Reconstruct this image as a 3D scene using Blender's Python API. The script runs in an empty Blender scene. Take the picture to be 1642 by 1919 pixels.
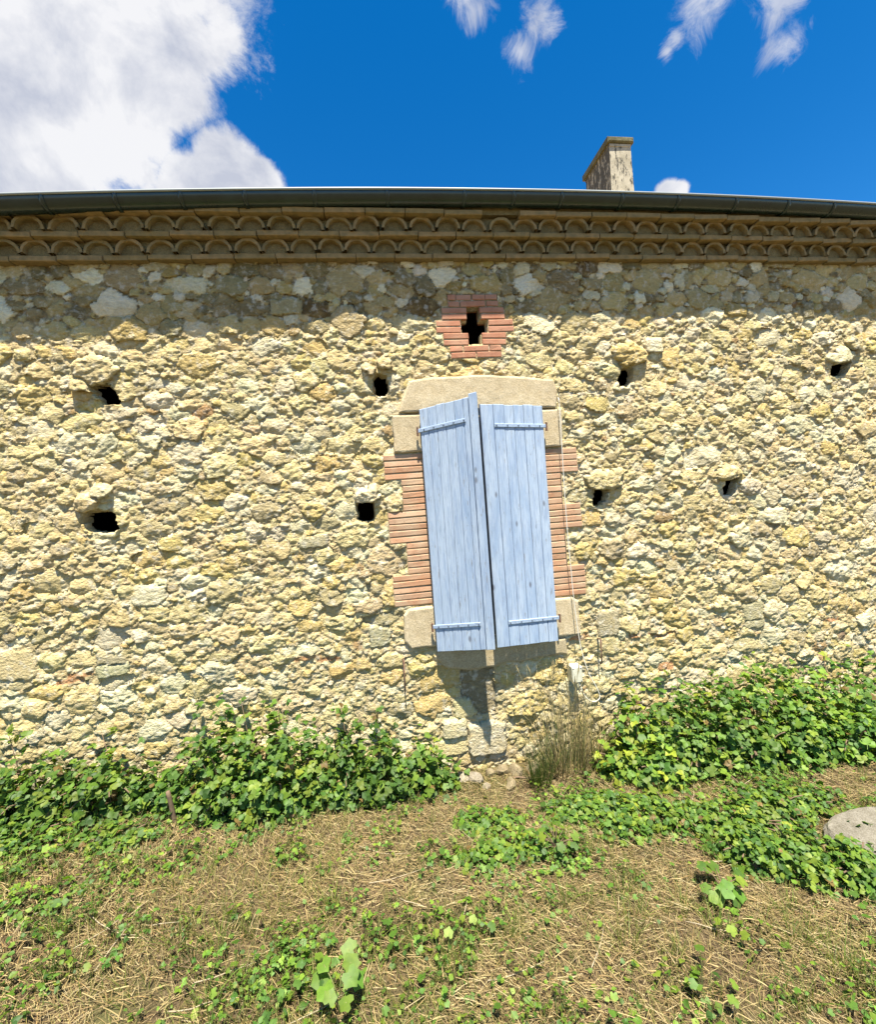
import bpy, math, random
import numpy as np
from mathutils import Vector, Matrix, Euler

R = math.radians
sc = bpy.context.scene
COL = sc.collection
random.seed(7)
rng = np.random.default_rng(11)

# ------------------------------------------------------------------ camera
cam_d = bpy.data.cameras.new('camera')
cam = bpy.data.objects.new('camera', cam_d)
COL.objects.link(cam)
sc.camera = cam
cam_d.sensor_fit = 'HORIZONTAL'
cam_d.sensor_width = 36.0
cam_d.lens = 17.98
cam_d.clip_start = 0.05
cam_d.clip_end = 2000
EYE = Vector((0.0, -3.0, 1.8966))
def camera_matrix(yaw, pitch, roll):
    f = Vector((math.sin(yaw) * math.cos(pitch), math.cos(yaw) * math.cos(pitch), math.sin(pitch)))
    r = Vector((math.cos(yaw), -math.sin(yaw), 0.0))
    u = r.cross(f)
    c, s = math.cos(roll), math.sin(roll)
    r2 = c * r - s * u
    u2 = s * r + c * u
    return Matrix(((r2.x, u2.x, -f.x, EYE.x), (r2.y, u2.y, -f.y, EYE.y), (r2.z, u2.z, -f.z, EYE.z), (0, 0, 0, 1)))
cam.matrix_world = camera_matrix(R(7.7), R(-1.276), R(4.3))

# ------------------------------------------------------------------ world, sun, exposure
SUN_EL, SUN_AZ = 72.0, 5.0          # elevation; degrees round from the wall's normal towards the right
world = bpy.data.worlds.new('World')
sc.world = world
world.use_nodes = True
wn, wl = world.node_tree.nodes, world.node_tree.links
wn.clear()
w_out = wn.new('ShaderNodeOutputWorld')
bg = wn.new('ShaderNodeBackground')
bg.inputs['Strength'].default_value = 0.09
wl.new(bg.outputs[0], w_out.inputs[0])
sky = wn.new('ShaderNodeTexSky')
sky.sky_type = 'NISHITA'
sky.sun_disc = False
sky.sun_elevation = R(SUN_EL)
sky.sun_rotation = R(180 - SUN_AZ)
sky.air_density = 0.85
sky.dust_density = 0.05
sky.ozone_density = 4.0
hs = wn.new('ShaderNodeHueSaturation')
hs.inputs['Hue'].default_value = 0.500
hs.inputs['Saturation'].default_value = 1.36
hs.inputs['Value'].default_value = 0.83
wl.new(sky.outputs[0], hs.inputs['Color'])

tc = wn.new('ShaderNodeTexCoord')
def wmath(op, a, b=None, c=None, clamp=False):
    n = wn.new('ShaderNodeMath'); n.operation = op; n.use_clamp = clamp
    for i, v in enumerate((a, b, c)):
        if v is None: continue
        if isinstance(v, (int, float)): n.inputs[i].default_value = v
        else: wl.new(v, n.inputs[i])
    return n.outputs[0]
def wnoise(scale, detail, rough, dist=0.0, src=None):
    n = wn.new('ShaderNodeTexNoise')
    n.inputs['Scale'].default_value = scale; n.inputs['Detail'].default_value = detail
    n.inputs['Roughness'].default_value = rough; n.inputs['Distortion'].default_value = dist
    wl.new(src or tc.outputs['Generated'], n.inputs['Vector'])
    return n.outputs['Fac']
def blob_field(blobs):
    acc = None
    for x, y, z, r in blobs:
        d = wn.new('ShaderNodeVectorMath'); d.operation = 'DISTANCE'
        wl.new(tc.outputs['Generated'], d.inputs[0]); d.inputs[1].default_value = (x, y, z)
        v = wmath('MULTIPLY_ADD', d.outputs['Value'], -1.0 / r, 1.0)
        acc = v if acc is None else wmath('MAXIMUM', acc, v)
    return acc
CUMULUS = [(-0.426, 0.631, 0.648, 0.187), (-0.359, 0.673, 0.647, 0.150), (-0.282, 0.663, 0.693, 0.13), (-0.455, 0.695, 0.558, 0.13),
           (-0.375, 0.716, 0.59, 0.065), (-0.271, 0.706, 0.655, 0.075), (-0.542, 0.634, 0.552, 0.199), (-0.209, 0.673, 0.709, 0.079),
           (-0.50, 0.70, 0.508, 0.115), (-0.209, 0.796, 0.569, 0.084), (-0.258, 0.789, 0.558, 0.062),
           (-0.162, 0.802, 0.575, 0.048), (-0.485, 0.572, 0.662, 0.196), (-0.276, 0.601, 0.75, 0.183), (0.526, 0.69, 0.495, 0.026), (0.54, 0.682, 0.492, 0.02)]
WISPS = [(-0.145, 0.66, 0.737, 0.071), (0.208, 0.649, 0.732, 0.046),
         (0.183, 0.639, 0.747, 0.05), (0.298, 0.637, 0.711, 0.053), (0.274, 0.667, 0.693, 0.04), (0.498, 0.556, 0.666, 0.068),
         (0.479, 0.592, 0.648, 0.028), (0.475, 0.605, 0.639, 0.019), (0.577, 0.522, 0.627, 0.052), (0.603, 0.538, 0.589, 0.044)]
cr = random.Random(5)
for i in range(8):                                      # the same kind of sky all round
    a = R(cr.uniform(75, 360 - 75)); e = R(cr.uniform(8, 60))
    c = Vector((math.sin(a) * math.cos(e), math.cos(a) * math.cos(e), math.sin(e)))
    for j in range(3):
        q = (c + Vector((cr.uniform(-1, 1), cr.uniform(-1, 1), cr.uniform(-.4, .4))) * .10).normalized()
        CUMULUS.append((q.x, q.y, q.z, cr.uniform(.06, .15)))
n_edge = wnoise(8.0, 12.0, 0.68, 0.25)
n_fine = wnoise(19.0, 12.0, 0.70, 0.9)
cm = wmath('MULTIPLY_ADD', n_edge, 2.6, -1.3)
cm = wmath('ADD', wmath('MINIMUM', wmath('MULTIPLY', blob_field(CUMULUS), 1.9), 0.85), cm)
mr = wn.new('ShaderNodeMapRange'); mr.interpolation_type = 'SMOOTHSTEP'
wl.new(cm, mr.inputs[0]); mr.inputs[1].default_value = 0.0; mr.inputs[2].default_value = 0.62
wm_ = wmath('MULTIPLY_ADD', n_fine, 2.8, -1.4)
wm_ = wmath('ADD', wmath('MULTIPLY', blob_field(WISPS), 1.35), wm_)
mr2 = wn.new('ShaderNodeMapRange'); mr2.interpolation_type = 'SMOOTHSTEP'
wl.new(wm_, mr2.inputs[0]); mr2.inputs[1].default_value = 0.38; mr2.inputs[2].default_value = 1.45
mr2.inputs[4].default_value = 0.72
cmask = wmath('MAXIMUM', mr.outputs[0], mr2.outputs[0])
ramp = wn.new('ShaderNodeValToRGB')
ramp.color_ramp.elements[0].position = 0.36; ramp.color_ramp.elements[0].color = (2.3, 2.45, 2.9, 1)
ramp.color_ramp.elements[1].position = 0.56; ramp.color_ramp.elements[1].color = (3.7, 3.72, 3.85, 1)
wl.new(wnoise(7.5, 7.0, 0.58, 0.3), ramp.inputs[0])
mixw = wn.new('ShaderNodeMix'); mixw.data_type = 'RGBA'
wl.new(cmask, mixw.inputs['Factor']); wl.new(hs.outputs[0], mixw.inputs['A']); wl.new(ramp.outputs[0], mixw.inputs['B'])
wl.new(mixw.outputs['Result'], bg.inputs['Color'])

sun_d = bpy.data.lights.new('sun', 'SUN')
sun_d.energy = 5.0
sun_d.angle = R(0.53)
sun_d.color = (1.0, 0.945, 0.82)
sun = bpy.data.objects.new('sun', sun_d)
COL.objects.link(sun)
sd = Vector((math.sin(R(SUN_AZ)) * math.cos(R(SUN_EL)), -math.cos(R(SUN_AZ)) * math.cos(R(SUN_EL)), math.sin(R(SUN_EL))))
sun.rotation_euler = sd.to_track_quat('Z', 'Y').to_euler()
sun.location = sd * 20

sc.view_settings.view_transform = 'Standard'
sc.view_settings.look = 'None'
sc.view_settings.exposure = 1.45
sc.view_settings.gamma = 1.0
sc.view_settings.use_curve_mapping = False
sc.render.engine = 'CYCLES'
sc.cycles.max_bounces = 6
sc.cycles.diffuse_bounces = 1
sc.cycles.transmission_bounces = 3
sc.cycles.use_denoising = True

# ------------------------------------------------------------------ helpers
def mesh_np(name, V, quads=None, tris=None, col=None, smooth=True):
    me = bpy.data.meshes.new(name)
    V = np.asarray(V, np.float32)
    nq = 0 if quads is None else len(quads)
    nt = 0 if tris is None else len(tris)
    loops = []
    starts = []
    if nq: loops.append(np.asarray(quads, np.int32).ravel()); starts.append(np.arange(nq) * 4)
    if nt: loops.append(np.asarray(tris, np.int32).ravel()); starts.append(nq * 4 + np.arange(nt) * 3)
    loops = np.concatenate(loops); starts = np.concatenate(starts).astype(np.int32)
    me.vertices.add(len(V)); me.vertices.foreach_set('co', V.ravel())
    me.loops.add(len(loops)); me.loops.foreach_set('vertex_index', loops)
    me.polygons.add(len(starts)); me.polygons.foreach_set('loop_start', starts)
    me.polygons.foreach_set('use_smooth', np.full(len(starts), smooth))
    if col is not None:
        a = me.color_attributes.new('Col', 'FLOAT_COLOR', 'POINT')
        c = np.ones((len(V), 4), np.float32); c[:, :3] = col
        a.data.foreach_set('color', c.ravel())
    me.update(calc_edges=True)
    me.validate()
    return me

class MB:
    """collects verts and faces of one mesh"""
    def __init__(s): s.v = []; s.f = []
    def add(s, vs, fs):
        b = len(s.v); s.v += [tuple(v) for v in vs]; s.f += [tuple(b + i for i in f) for f in fs]
    def box(s, x0, x1, y0, y1, z0, z1):
        s.add([(x0, y0, z0), (x1, y0, z0), (x1, y1, z0), (x0, y1, z0), (x0, y0, z1), (x1, y0, z1), (x1, y1, z1), (x0, y1, z1)],
              [(0, 3, 2, 1), (4, 5, 6, 7), (0, 1, 5, 4), (1, 2, 6, 5), (2, 3, 7, 6), (3, 0, 4, 7)])
    def chamfer_box(s, x0, x1, y0, y1, z0, z1, c=.004):
        """box whose front (-y) edges are chamfered"""
        s.add([(x0, y1, z0), (x1, y1, z0), (x1, y1, z1), (x0, y1, z1),
               (x0, y0 + c, z0), (x1, y0 + c, z0), (x1, y0 + c, z1), (x0, y0 + c, z1),
               (x0 + c, y0, z0 + c), (x1 - c, y0, z0 + c), (x1 - c, y0, z1 - c), (x0 + c, y0, z1 - c)],
              [(3, 2, 1, 0), (0, 1, 5, 4), (1, 2, 6, 5), (2, 3, 7, 6), (3, 0, 4, 7),
               (4, 5, 9, 8), (5, 6, 10, 9), (6, 7, 11, 10), (7, 4, 8, 11), (8, 9, 10, 11)])
    def tube(s, pts, r, n=6, cap=True):
        rings = []
        pts = [Vector(p) for p in pts]
        for i, p in enumerate(pts):
            t = (pts[min(i + 1, len(pts) - 1)] - pts[max(i - 1, 0)]).normalized()
            a = t.cross(Vector((0, 0, 1)))
            if a.length < .05: a = t.cross(Vector((0, 1, 0)))
            a.normalize(); b = t.cross(a)
            rr = r[i] if isinstance(r, (list, tuple)) else r
            rings.append([p + (a * math.cos(2 * math.pi * k / n) + b * math.sin(2 * math.pi * k / n)) * rr for k in range(n)])
        vs = [v for ring in rings for v in ring]
        fs = []
        for i in range(len(pts) - 1):
            for k in range(n):
                fs.append((i * n + k, i * n + (k + 1) % n, (i + 1) * n + (k + 1) % n, (i + 1) * n + k))
        if cap: fs += [tuple(range(n))[::-1], tuple((len(pts) - 1) * n + k for k in range(n))]
        s.add(vs, fs)
    def mesh(s, name, smooth=False):
        me = bpy.data.meshes.new(name); me.from_pydata(s.v, [], s.f)
        me.polygons.foreach_set('use_smooth', np.full(len(me.polygons), smooth)); me.update(); return me

def ob(name, me, mat=None, parent=None, loc=None, rot=None, scale=None):
    o = bpy.data.objects.new(name, me); COL.objects.link(o)
    if mat is not None and me is not None and not me.materials: me.materials.append(mat)
    if parent is not None: o.parent = parent
    if loc is not None: o.location = loc
    if rot is not None: o.rotation_euler = rot
    if scale is not None: o.scale = scale if hasattr(scale, '__len__') else (scale,) * 3
    return o
def tag(o, label, cat, group=None, kind=None):
    o['label'] = label; o['category'] = cat
    if group: o['group'] = group
    if kind: o['kind'] = kind
    return o

def vnoise(x, z, seed, per=64):
    """smooth value noise in [-1,1], arrays in, lattice of 1 unit"""
    g = np.random.default_rng(seed).uniform(-1, 1, (per, per)).astype(np.float32)
    xi = np.floor(x).astype(int); zi = np.floor(z).astype(int)
    fx = x - xi; fz = z - zi
    fx = fx * fx * fx * (fx * (fx * 6 - 15) + 10); fz = fz * fz * fz * (fz * (fz * 6 - 15) + 10)
    a = g[xi % per, zi % per]; b = g[(xi + 1) % per, zi % per]
    c = g[xi % per, (zi + 1) % per]; d = g[(xi + 1) % per, (zi + 1) % per]
    return (a * (1 - fx) + b * fx) * (1 - fz) + (c * (1 - fx) + d * fx) * fz
def fbm(x, z, seed, octv=4, gain=.5):
    s = 0; a = 1; t = 0
    for i in range(octv):
        s = s + a * vnoise(x * 2 ** i + 17.3 * i, z * 2 ** i + 9.1 * i, seed + i); t += a; a *= gain
    return s / t
def sstep(a, b, x):
    t = np.clip((x - a) / (b - a), 0, 1); return t * t * (3 - 2 * t)

# ------------------------------------------------------------------ materials
class NT:
    def __init__(s, name):
        s.m = bpy.data.materials.new(name); s.m.use_nodes = True
        s.n, s.l = s.m.node_tree.nodes, s.m.node_tree.links
        s.p = s.n['Principled BSDF']; s.out = s.n['Material Output']
        s.p.inputs['Specular IOR Level'].default_value = 0.2
    def node(s, t, **kw):
        n = s.n.new(t)
        for k, v in kw.items():
            if k in n.inputs: n.inputs[k].default_value = v
            else: setattr(n, k, v)
        return n
    def link(s, a, b): s.l.new(a, b)
    def coord(s, which='Object', scale=(1, 1, 1)):
        t = s.node('ShaderNodeTexCoord'); m = s.node('ShaderNodeMapping'); m.inputs['Scale'].default_value = scale
        s.link(t.outputs[which], m.inputs[0]); return m.outputs[0]
    def pos(s, scale=(1, 1, 1)):
        t = s.node('ShaderNodeNewGeometry'); m = s.node('ShaderNodeMapping'); m.inputs['Scale'].default_value = scale
        s.link(t.outputs['Position'], m.inputs[0]); return m.outputs[0]
    def noise(s, vec, scale, detail=5, rough=.55, dist=0):
        n = s.node('ShaderNodeTexNoise', Scale=scale, Detail=detail, Roughness=rough, Distortion=dist); s.link(vec, n.inputs['Vector']); return n.outputs['Fac']
    def ramp(s, fac, stops):
        r = s.node('ShaderNodeValToRGB'); e = r.color_ramp.elements
        while len(e) < len(stops): e.new(.5)
        for i, (p, c) in enumerate(stops): e[i].position = p; e[i].color = (*c, 1) if len(c) == 3 else c
        s.link(fac, r.inputs[0]); return r.outputs[0]
    def mix(s, f, a, b, mode='MIX'):
        n = s.node('ShaderNodeMix', data_type='RGBA', blend_type=mode)
        for k, v in (('Factor', f), ('A', a), ('B', b)):
            if isinstance(v, (int, float)): n.inputs[k].default_value = v
            elif isinstance(v, tuple): n.inputs[k].default_value = (*v, 1)
            else: s.link(v, n.inputs[k])
        return n.outputs['Result']
    def math(s, op, a, b=None, clamp=False):
        n = s.node('ShaderNodeMath', operation=op, use_clamp=clamp)
        for i, v in enumerate((a, b)):
            if v is None: continue
            if isinstance(v, (int, float)): n.inputs[i].default_value = v
            else: s.link(v, n.inputs[i])
        return n.outputs[0]
    def attr(s): return s.node('ShaderNodeAttribute', attribute_name='Col').outputs['Color']
    def rand(s): return s.node('ShaderNodeObjectInfo').outputs['Random']
    def base(s, c, rough=.9):
        if isinstance(c, tuple): s.p.inputs['Base Color'].default_value = (*c, 1)
        else: s.link(c, s.p.inputs['Base Color'])
        if isinstance(rough, (int, float)): s.p.inputs['Roughness'].default_value = rough
        else: s.link(rough, s.p.inputs['Roughness'])
    def bump(s, h, strength=.5, dist=.01):
        b = s.node('ShaderNodeBump', Strength=strength, Distance=dist); s.link(h, b.inputs['Height']); s.link(b.outputs[0], s.p.inputs['Normal'])

def m_stone():
    t = NT('rubble_stone'); v = t.pos()
    vs_ = t.pos((.7, 1, 1.25)); n1 = t.noise(vs_, 46, 8, .70); n2 = t.noise(v, 9, 4, .6); n3 = t.noise(v, 170, 3, .6)
    c = t.mix(t.ramp(n1, [(.30, (0, 0, 0)), (.72, (1, 1, 1))]), (.68, .66, .60), (1.14, 1.12, 1.08))
    c = t.mix(1.0, t.attr(), c, 'MULTIPLY')
    c = t.mix(t.ramp(n2, [(.54, (0, 0, 0)), (.78, (.42, .42, .42))]), c, (.52, .39, .17))
    c = t.mix(t.ramp(t.noise(v, 24, 5, .6), [(.52, (0, 0, 0)), (.66, (.45, .45, .45))]), c, (.74, .69, .57))
    c = t.mix(t.ramp(t.noise(t.pos((1.1, .9, 1.3)), 17, 5, .6), [(.55, (0, 0, 0)), (.70, (.45, .45, .45))]), c, (.56, .41, .17))
    c = t.mix(t.ramp(t.noise(v, 21, 5, .65), [(.62, (0, 0, 0)), (.74, (.5, .5, .5))]), c, (.24, .21, .15))
    t.base(c, .95)
    vo = t.node('ShaderNodeTexVoronoi', Scale=70.0); t.link(v, vo.inputs['Vector'])
    h = t.math('ADD', t.math('MULTIPLY', n1, 1.0), t.math('MULTIPLY', n3, .35))
    h = t.math('ADD', h, t.math('MULTIPLY', vo.outputs['Distance'], .35))
    t.bump(h, .9, .013); return t.m
def m_block(name, col, col2, bump=.4):
    t = NT(name); v = t.pos()
    n = t.noise(v, 22, 6, .62); n2 = t.noise(v, 160, 3, .6)
    c = t.mix(t.ramp(n, [(.35, (0, 0, 0)), (.68, (1, 1, 1))]), col2, col)
    c = t.mix(t.ramp(t.noise(v, 5, 5, .65), [(.48, (0, 0, 0)), (.7, (.5, .5, .5))]), c, tuple(.72 * x for x in col2))
    c = t.mix(t.ramp(t.noise(v, 60, 4, .7), [(.64, (0, 0, 0)), (.74, (.6, .6, .6))]), c, tuple(.45 * x for x in col))
    c = t.mix(t.ramp(n2, [(.40, (0, 0, 0)), (.60, (1, 1, 1))]), t.mix(1.0, c, (.80, .78, .74), 'MULTIPLY'), t.mix(1.0, c, (1.12, 1.12, 1.1), 'MULTIPLY'))
    t.base(c, .92); t.bump(t.math('ADD', n, t.math('MULTIPLY', n2, .6)), bump, .012); return t.m
def m_brick(name, a, b, pale):
    t = NT(name); v = t.pos(); n = t.noise(v, 30, 5, .6); n2 = t.noise(v, 7, 3, .5)
    c = t.mix(t.rand(), a, b)
    c = t.mix(t.ramp(n, [(.3, (0, 0, 0)), (.75, (.35, .35, .35))]), c, tuple(x * .6 for x in a))
    c = t.mix(t.ramp(n2, [(.42, (0, 0, 0)), (.64, (.55, .55, .55))]), c, pale)
    c = t.mix(t.ramp(t.noise(v, 48, 5, .7), [(.60, (0, 0, 0)), (.70, (.6, .6, .6))]), c, tuple(x * .45 for x in a))
    t.base(c, .9); t.bump(t.noise(v, 120, 4, .6), .35, .004); return t.m
def m_paint():
    t = NT('weathered_blue_paint'); v = t.coord('Object', (1, 1, .05)); w = t.coord('Object', (1, 1, .22))
    g = t.noise(v, 170, 6, .65, .3); p = t.noise(w, 16, 6, .62); q = t.noise(t.coord('Object', (1, 1, .12)), 55, 5, .65)
    c = t.mix(t.rand(), (.28, .375, .52), (.36, .445, .56))
    c = t.mix(t.ramp(p, [(.36, (0, 0, 0)), (.66, (.8, .8, .8))]), c, (.44, .52, .62))
    c = t.mix(t.ramp(q, [(.50, (0, 0, 0)), (.64, (.55, .55, .55))]), c, (.24, .315, .46))
    c = t.mix(t.ramp(g, [(.52, (0, 0, 0)), (.66, (.65, .65, .65))]), c, (.19, .24, .32))
    k = t.node('ShaderNodeTexVoronoi', Scale=1.0); t.link(t.coord('Object', (9, 1, 4.0)), k.inputs['Vector'])
    c = t.mix(t.ramp(k.outputs['Distance'], [(.05, (.8, .8, .8)), (.11, (0, 0, 0))]), c, (.13, .14, .17))
    chip = t.noise(t.coord('Object', (1, 1, .16)), 60, 5, .7)
    c = t.mix(t.ramp(chip, [(.62, (0, 0, 0)), (.68, (.8, .8, .8))]), c, (.22, .215, .21))
    t.base(c, .8); t.p.inputs['Specular IOR Level'].default_value = .25
    t.bump(t.math('ADD', g, t.math('MULTIPLY', q, .6)), .5, .004); return t.m
def m_plain(name, c, rough=.5, metal=0.0, spec=.5, var=0.0, scale=20):
    t = NT(name)
    if var:
        n = t.noise(t.pos(), scale, 5, .6)
        t.base(t.mix(t.ramp(n, [(.3, (0, 0, 0)), (.7, (1, 1, 1))]), tuple(x * (1 - var) for x in c), tuple(min(1, x * (1 + var)) for x in c)), rough)
        t.bump(n, .2, .004)
    else: t.base(c, rough)
    t.p.inputs['Metallic'].default_value = metal; t.p.inputs['Specular IOR Level'].default_value = spec; return t.m
def m_tile():
    t = NT('aged_clay_tile'); v = t.pos(); n = t.noise(v, 26, 5, .6)
    c = t.mix(t.rand(), (.30, .21, .085), (.38, .25, .11))
    c = t.mix(t.ramp(n, [(.35, (0, 0, 0)), (.7, (.7, .7, .7))]), c, (.15, .125, .06))
    t.base(c, .92); t.bump(t.noise(v, 90, 4, .6), .4, .004); return t.m
def m_chimney():
    t = NT('lichened_render'); v = t.pos(); n = t.noise(v, 7, 6, .65); n2 = t.noise(t.pos((1, 1, .35)), 26, 6, .7)
    c = t.mix(t.ramp(n, [(.35, (0, 0, 0)), (.65, (1, 1, 1))]), (.34, .30, .22), (.48, .43, .33))
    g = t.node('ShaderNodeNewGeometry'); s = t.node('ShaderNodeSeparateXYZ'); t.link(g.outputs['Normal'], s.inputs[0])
    side = t.math('MULTIPLY', s.outputs['X'], -.13)      # left face darker: lichen, with the face's shade painted in
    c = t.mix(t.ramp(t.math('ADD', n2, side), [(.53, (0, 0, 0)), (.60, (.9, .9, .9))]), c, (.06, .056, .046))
    t.base(c, .95); t.bump(n2, .6, .012); return t.m
def m_leaf(name, gloss=.55, sub=.38):
    t = NT(name)
    r = t.rand()
    hsv = t.node('ShaderNodeHueSaturation'); t.link(t.attr(), hsv.inputs['Color'])
    t.link(t.math('ADD', t.math('MULTIPLY', r, .5), .72), hsv.inputs['Value'])
    n = t.noise(t.pos(), 55, 3, .5)
    c = t.mix(t.ramp(n, [(.35, (0, 0, 0)), (.7, (1, 1, 1))]), (.78, .82, .75), (1.12, 1.08, 1.0))
    c = t.mix(1.0, hsv.outputs[0], c, 'MULTIPLY')
    t.base(c, gloss); t.p.inputs['Specular IOR Level'].default_value = .4
    tr = t.node('ShaderNodeBsdfTranslucent')
    t.link(t.mix(1.0, c, (1.25, 1.35, .45), 'MULTIPLY'), tr.inputs['Color'])
    mx = t.node('ShaderNodeMixShader', Fac=sub)
    t.link(t.p.outputs[0], mx.inputs[1]); t.link(tr.outputs[0], mx.inputs[2]); t.link(mx.outputs[0], t.out.inputs['Surface'])
    return t.m
def m_straw():
    t = NT('dry_straw'); t.base(t.attr(), .7); t.p.inputs['Specular IOR Level'].default_value = .3; return t.m
def m_soil():
    t = NT('soil'); v = t.pos(); n = t.noise(v, 9, 6, .65); n2 = t.noise(v, 60, 5, .7)
    c = t.mix(t.ramp(n, [(.35, (0, 0, 0)), (.68, (1, 1, 1))]), (.075, .052, .028), (.15, .108, .058))
    c = t.mix(t.ramp(n2, [(.55, (0, 0, 0)), (.72, (.7, .7, .7))]), c, (.20, .145, .075))
    c = t.mix(t.ramp(t.noise(v, 2.2, 4, .6), [(.5, (0, 0, 0)), (.68, (.55, .55, .55))]), c, (.085, .10, .028))
    t.base(c, 1.0); t.bump(n2, .9, .02); return t.m

STONE = m_stone()
LIME = m_block('pale_limestone', (.60, .50, .34), (.50, .40, .25))
LIME_W = m_block('white_limestone', (.62, .57, .48), (.50, .44, .34), .6)
SILLM = m_block('weathered_sill_stone', (.50, .42, .28), (.40, .32, .19))
BRICK = m_brick('terracotta_brick', (.47, .25, .14), (.52, .32, .20), (.54, .41, .27))
BRICK_R = m_brick('red_brick', (.44, .18, .10), (.51, .26, .165), (.54, .33, .21))
MORTAR = m_block('lime_mortar', (.50, .41, .25), (.40, .32, .19), .6)
PAINT = m_paint()
IRON = m_plain('painted_iron_strap', (.30, .38, .50), .5, .0, .5, .25, 60)
NAIL = m_plain('dark_nail', (.10, .11, .14), .5, .3)
RUST = m_plain('rusty_iron', (.16, .09, .06), .8, .2, .3, .4, 90)
ZINC = m_plain('dark_green_gutter', (.016, .029, .023), .26, .0, .6, .25, 9)
BEAD = m_plain('glint_bead', (.30, .32, .31), .45, .3, .5)  # pale colour stands in for the sun's glint along the gutter rim
TILE = m_tile()
ROOFT = m_tile()
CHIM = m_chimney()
MOSS = m_block('mossy_cap', (.20, .185, .11), (.11, .105, .06), .8)
CABLE = m_plain('white_plastic', (.72, .69, .60), .45)
BOXM = m_plain('cream_plastic', (.62, .60, .46), .5, 0, .5, .12, 40)
WOOD = m_plain('old_wood', (.16, .11, .07), .9, 0, .2, .3, 50)
CORM = m_block('dark_cornice_mortar', (.28, .215, .10), (.20, .155, .07), .6)  # darker tone of the mortar, used for the cornice
SLABM = m_block('pale_slab', (.23, .21, .175), (.15, .135, .105), .9)
RUBW = m_block('pale_rubble', (.34, .30, .24), (.24, .20, .14), .9)
RUBC = m_block('buff_rubble', (.30, .245, .155), (.21, .165, .095), .9)
LEAF = m_leaf('bramble_leaf')
STRAW = m_straw()
SOIL = m_soil()
# ------------------------------------------------------------------ the house
house = ob('stone_house', None)
tag(house, 'long rubble stone farmhouse wall with blue shutters, tiled cornice, gutter and chimney', 'house')

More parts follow.
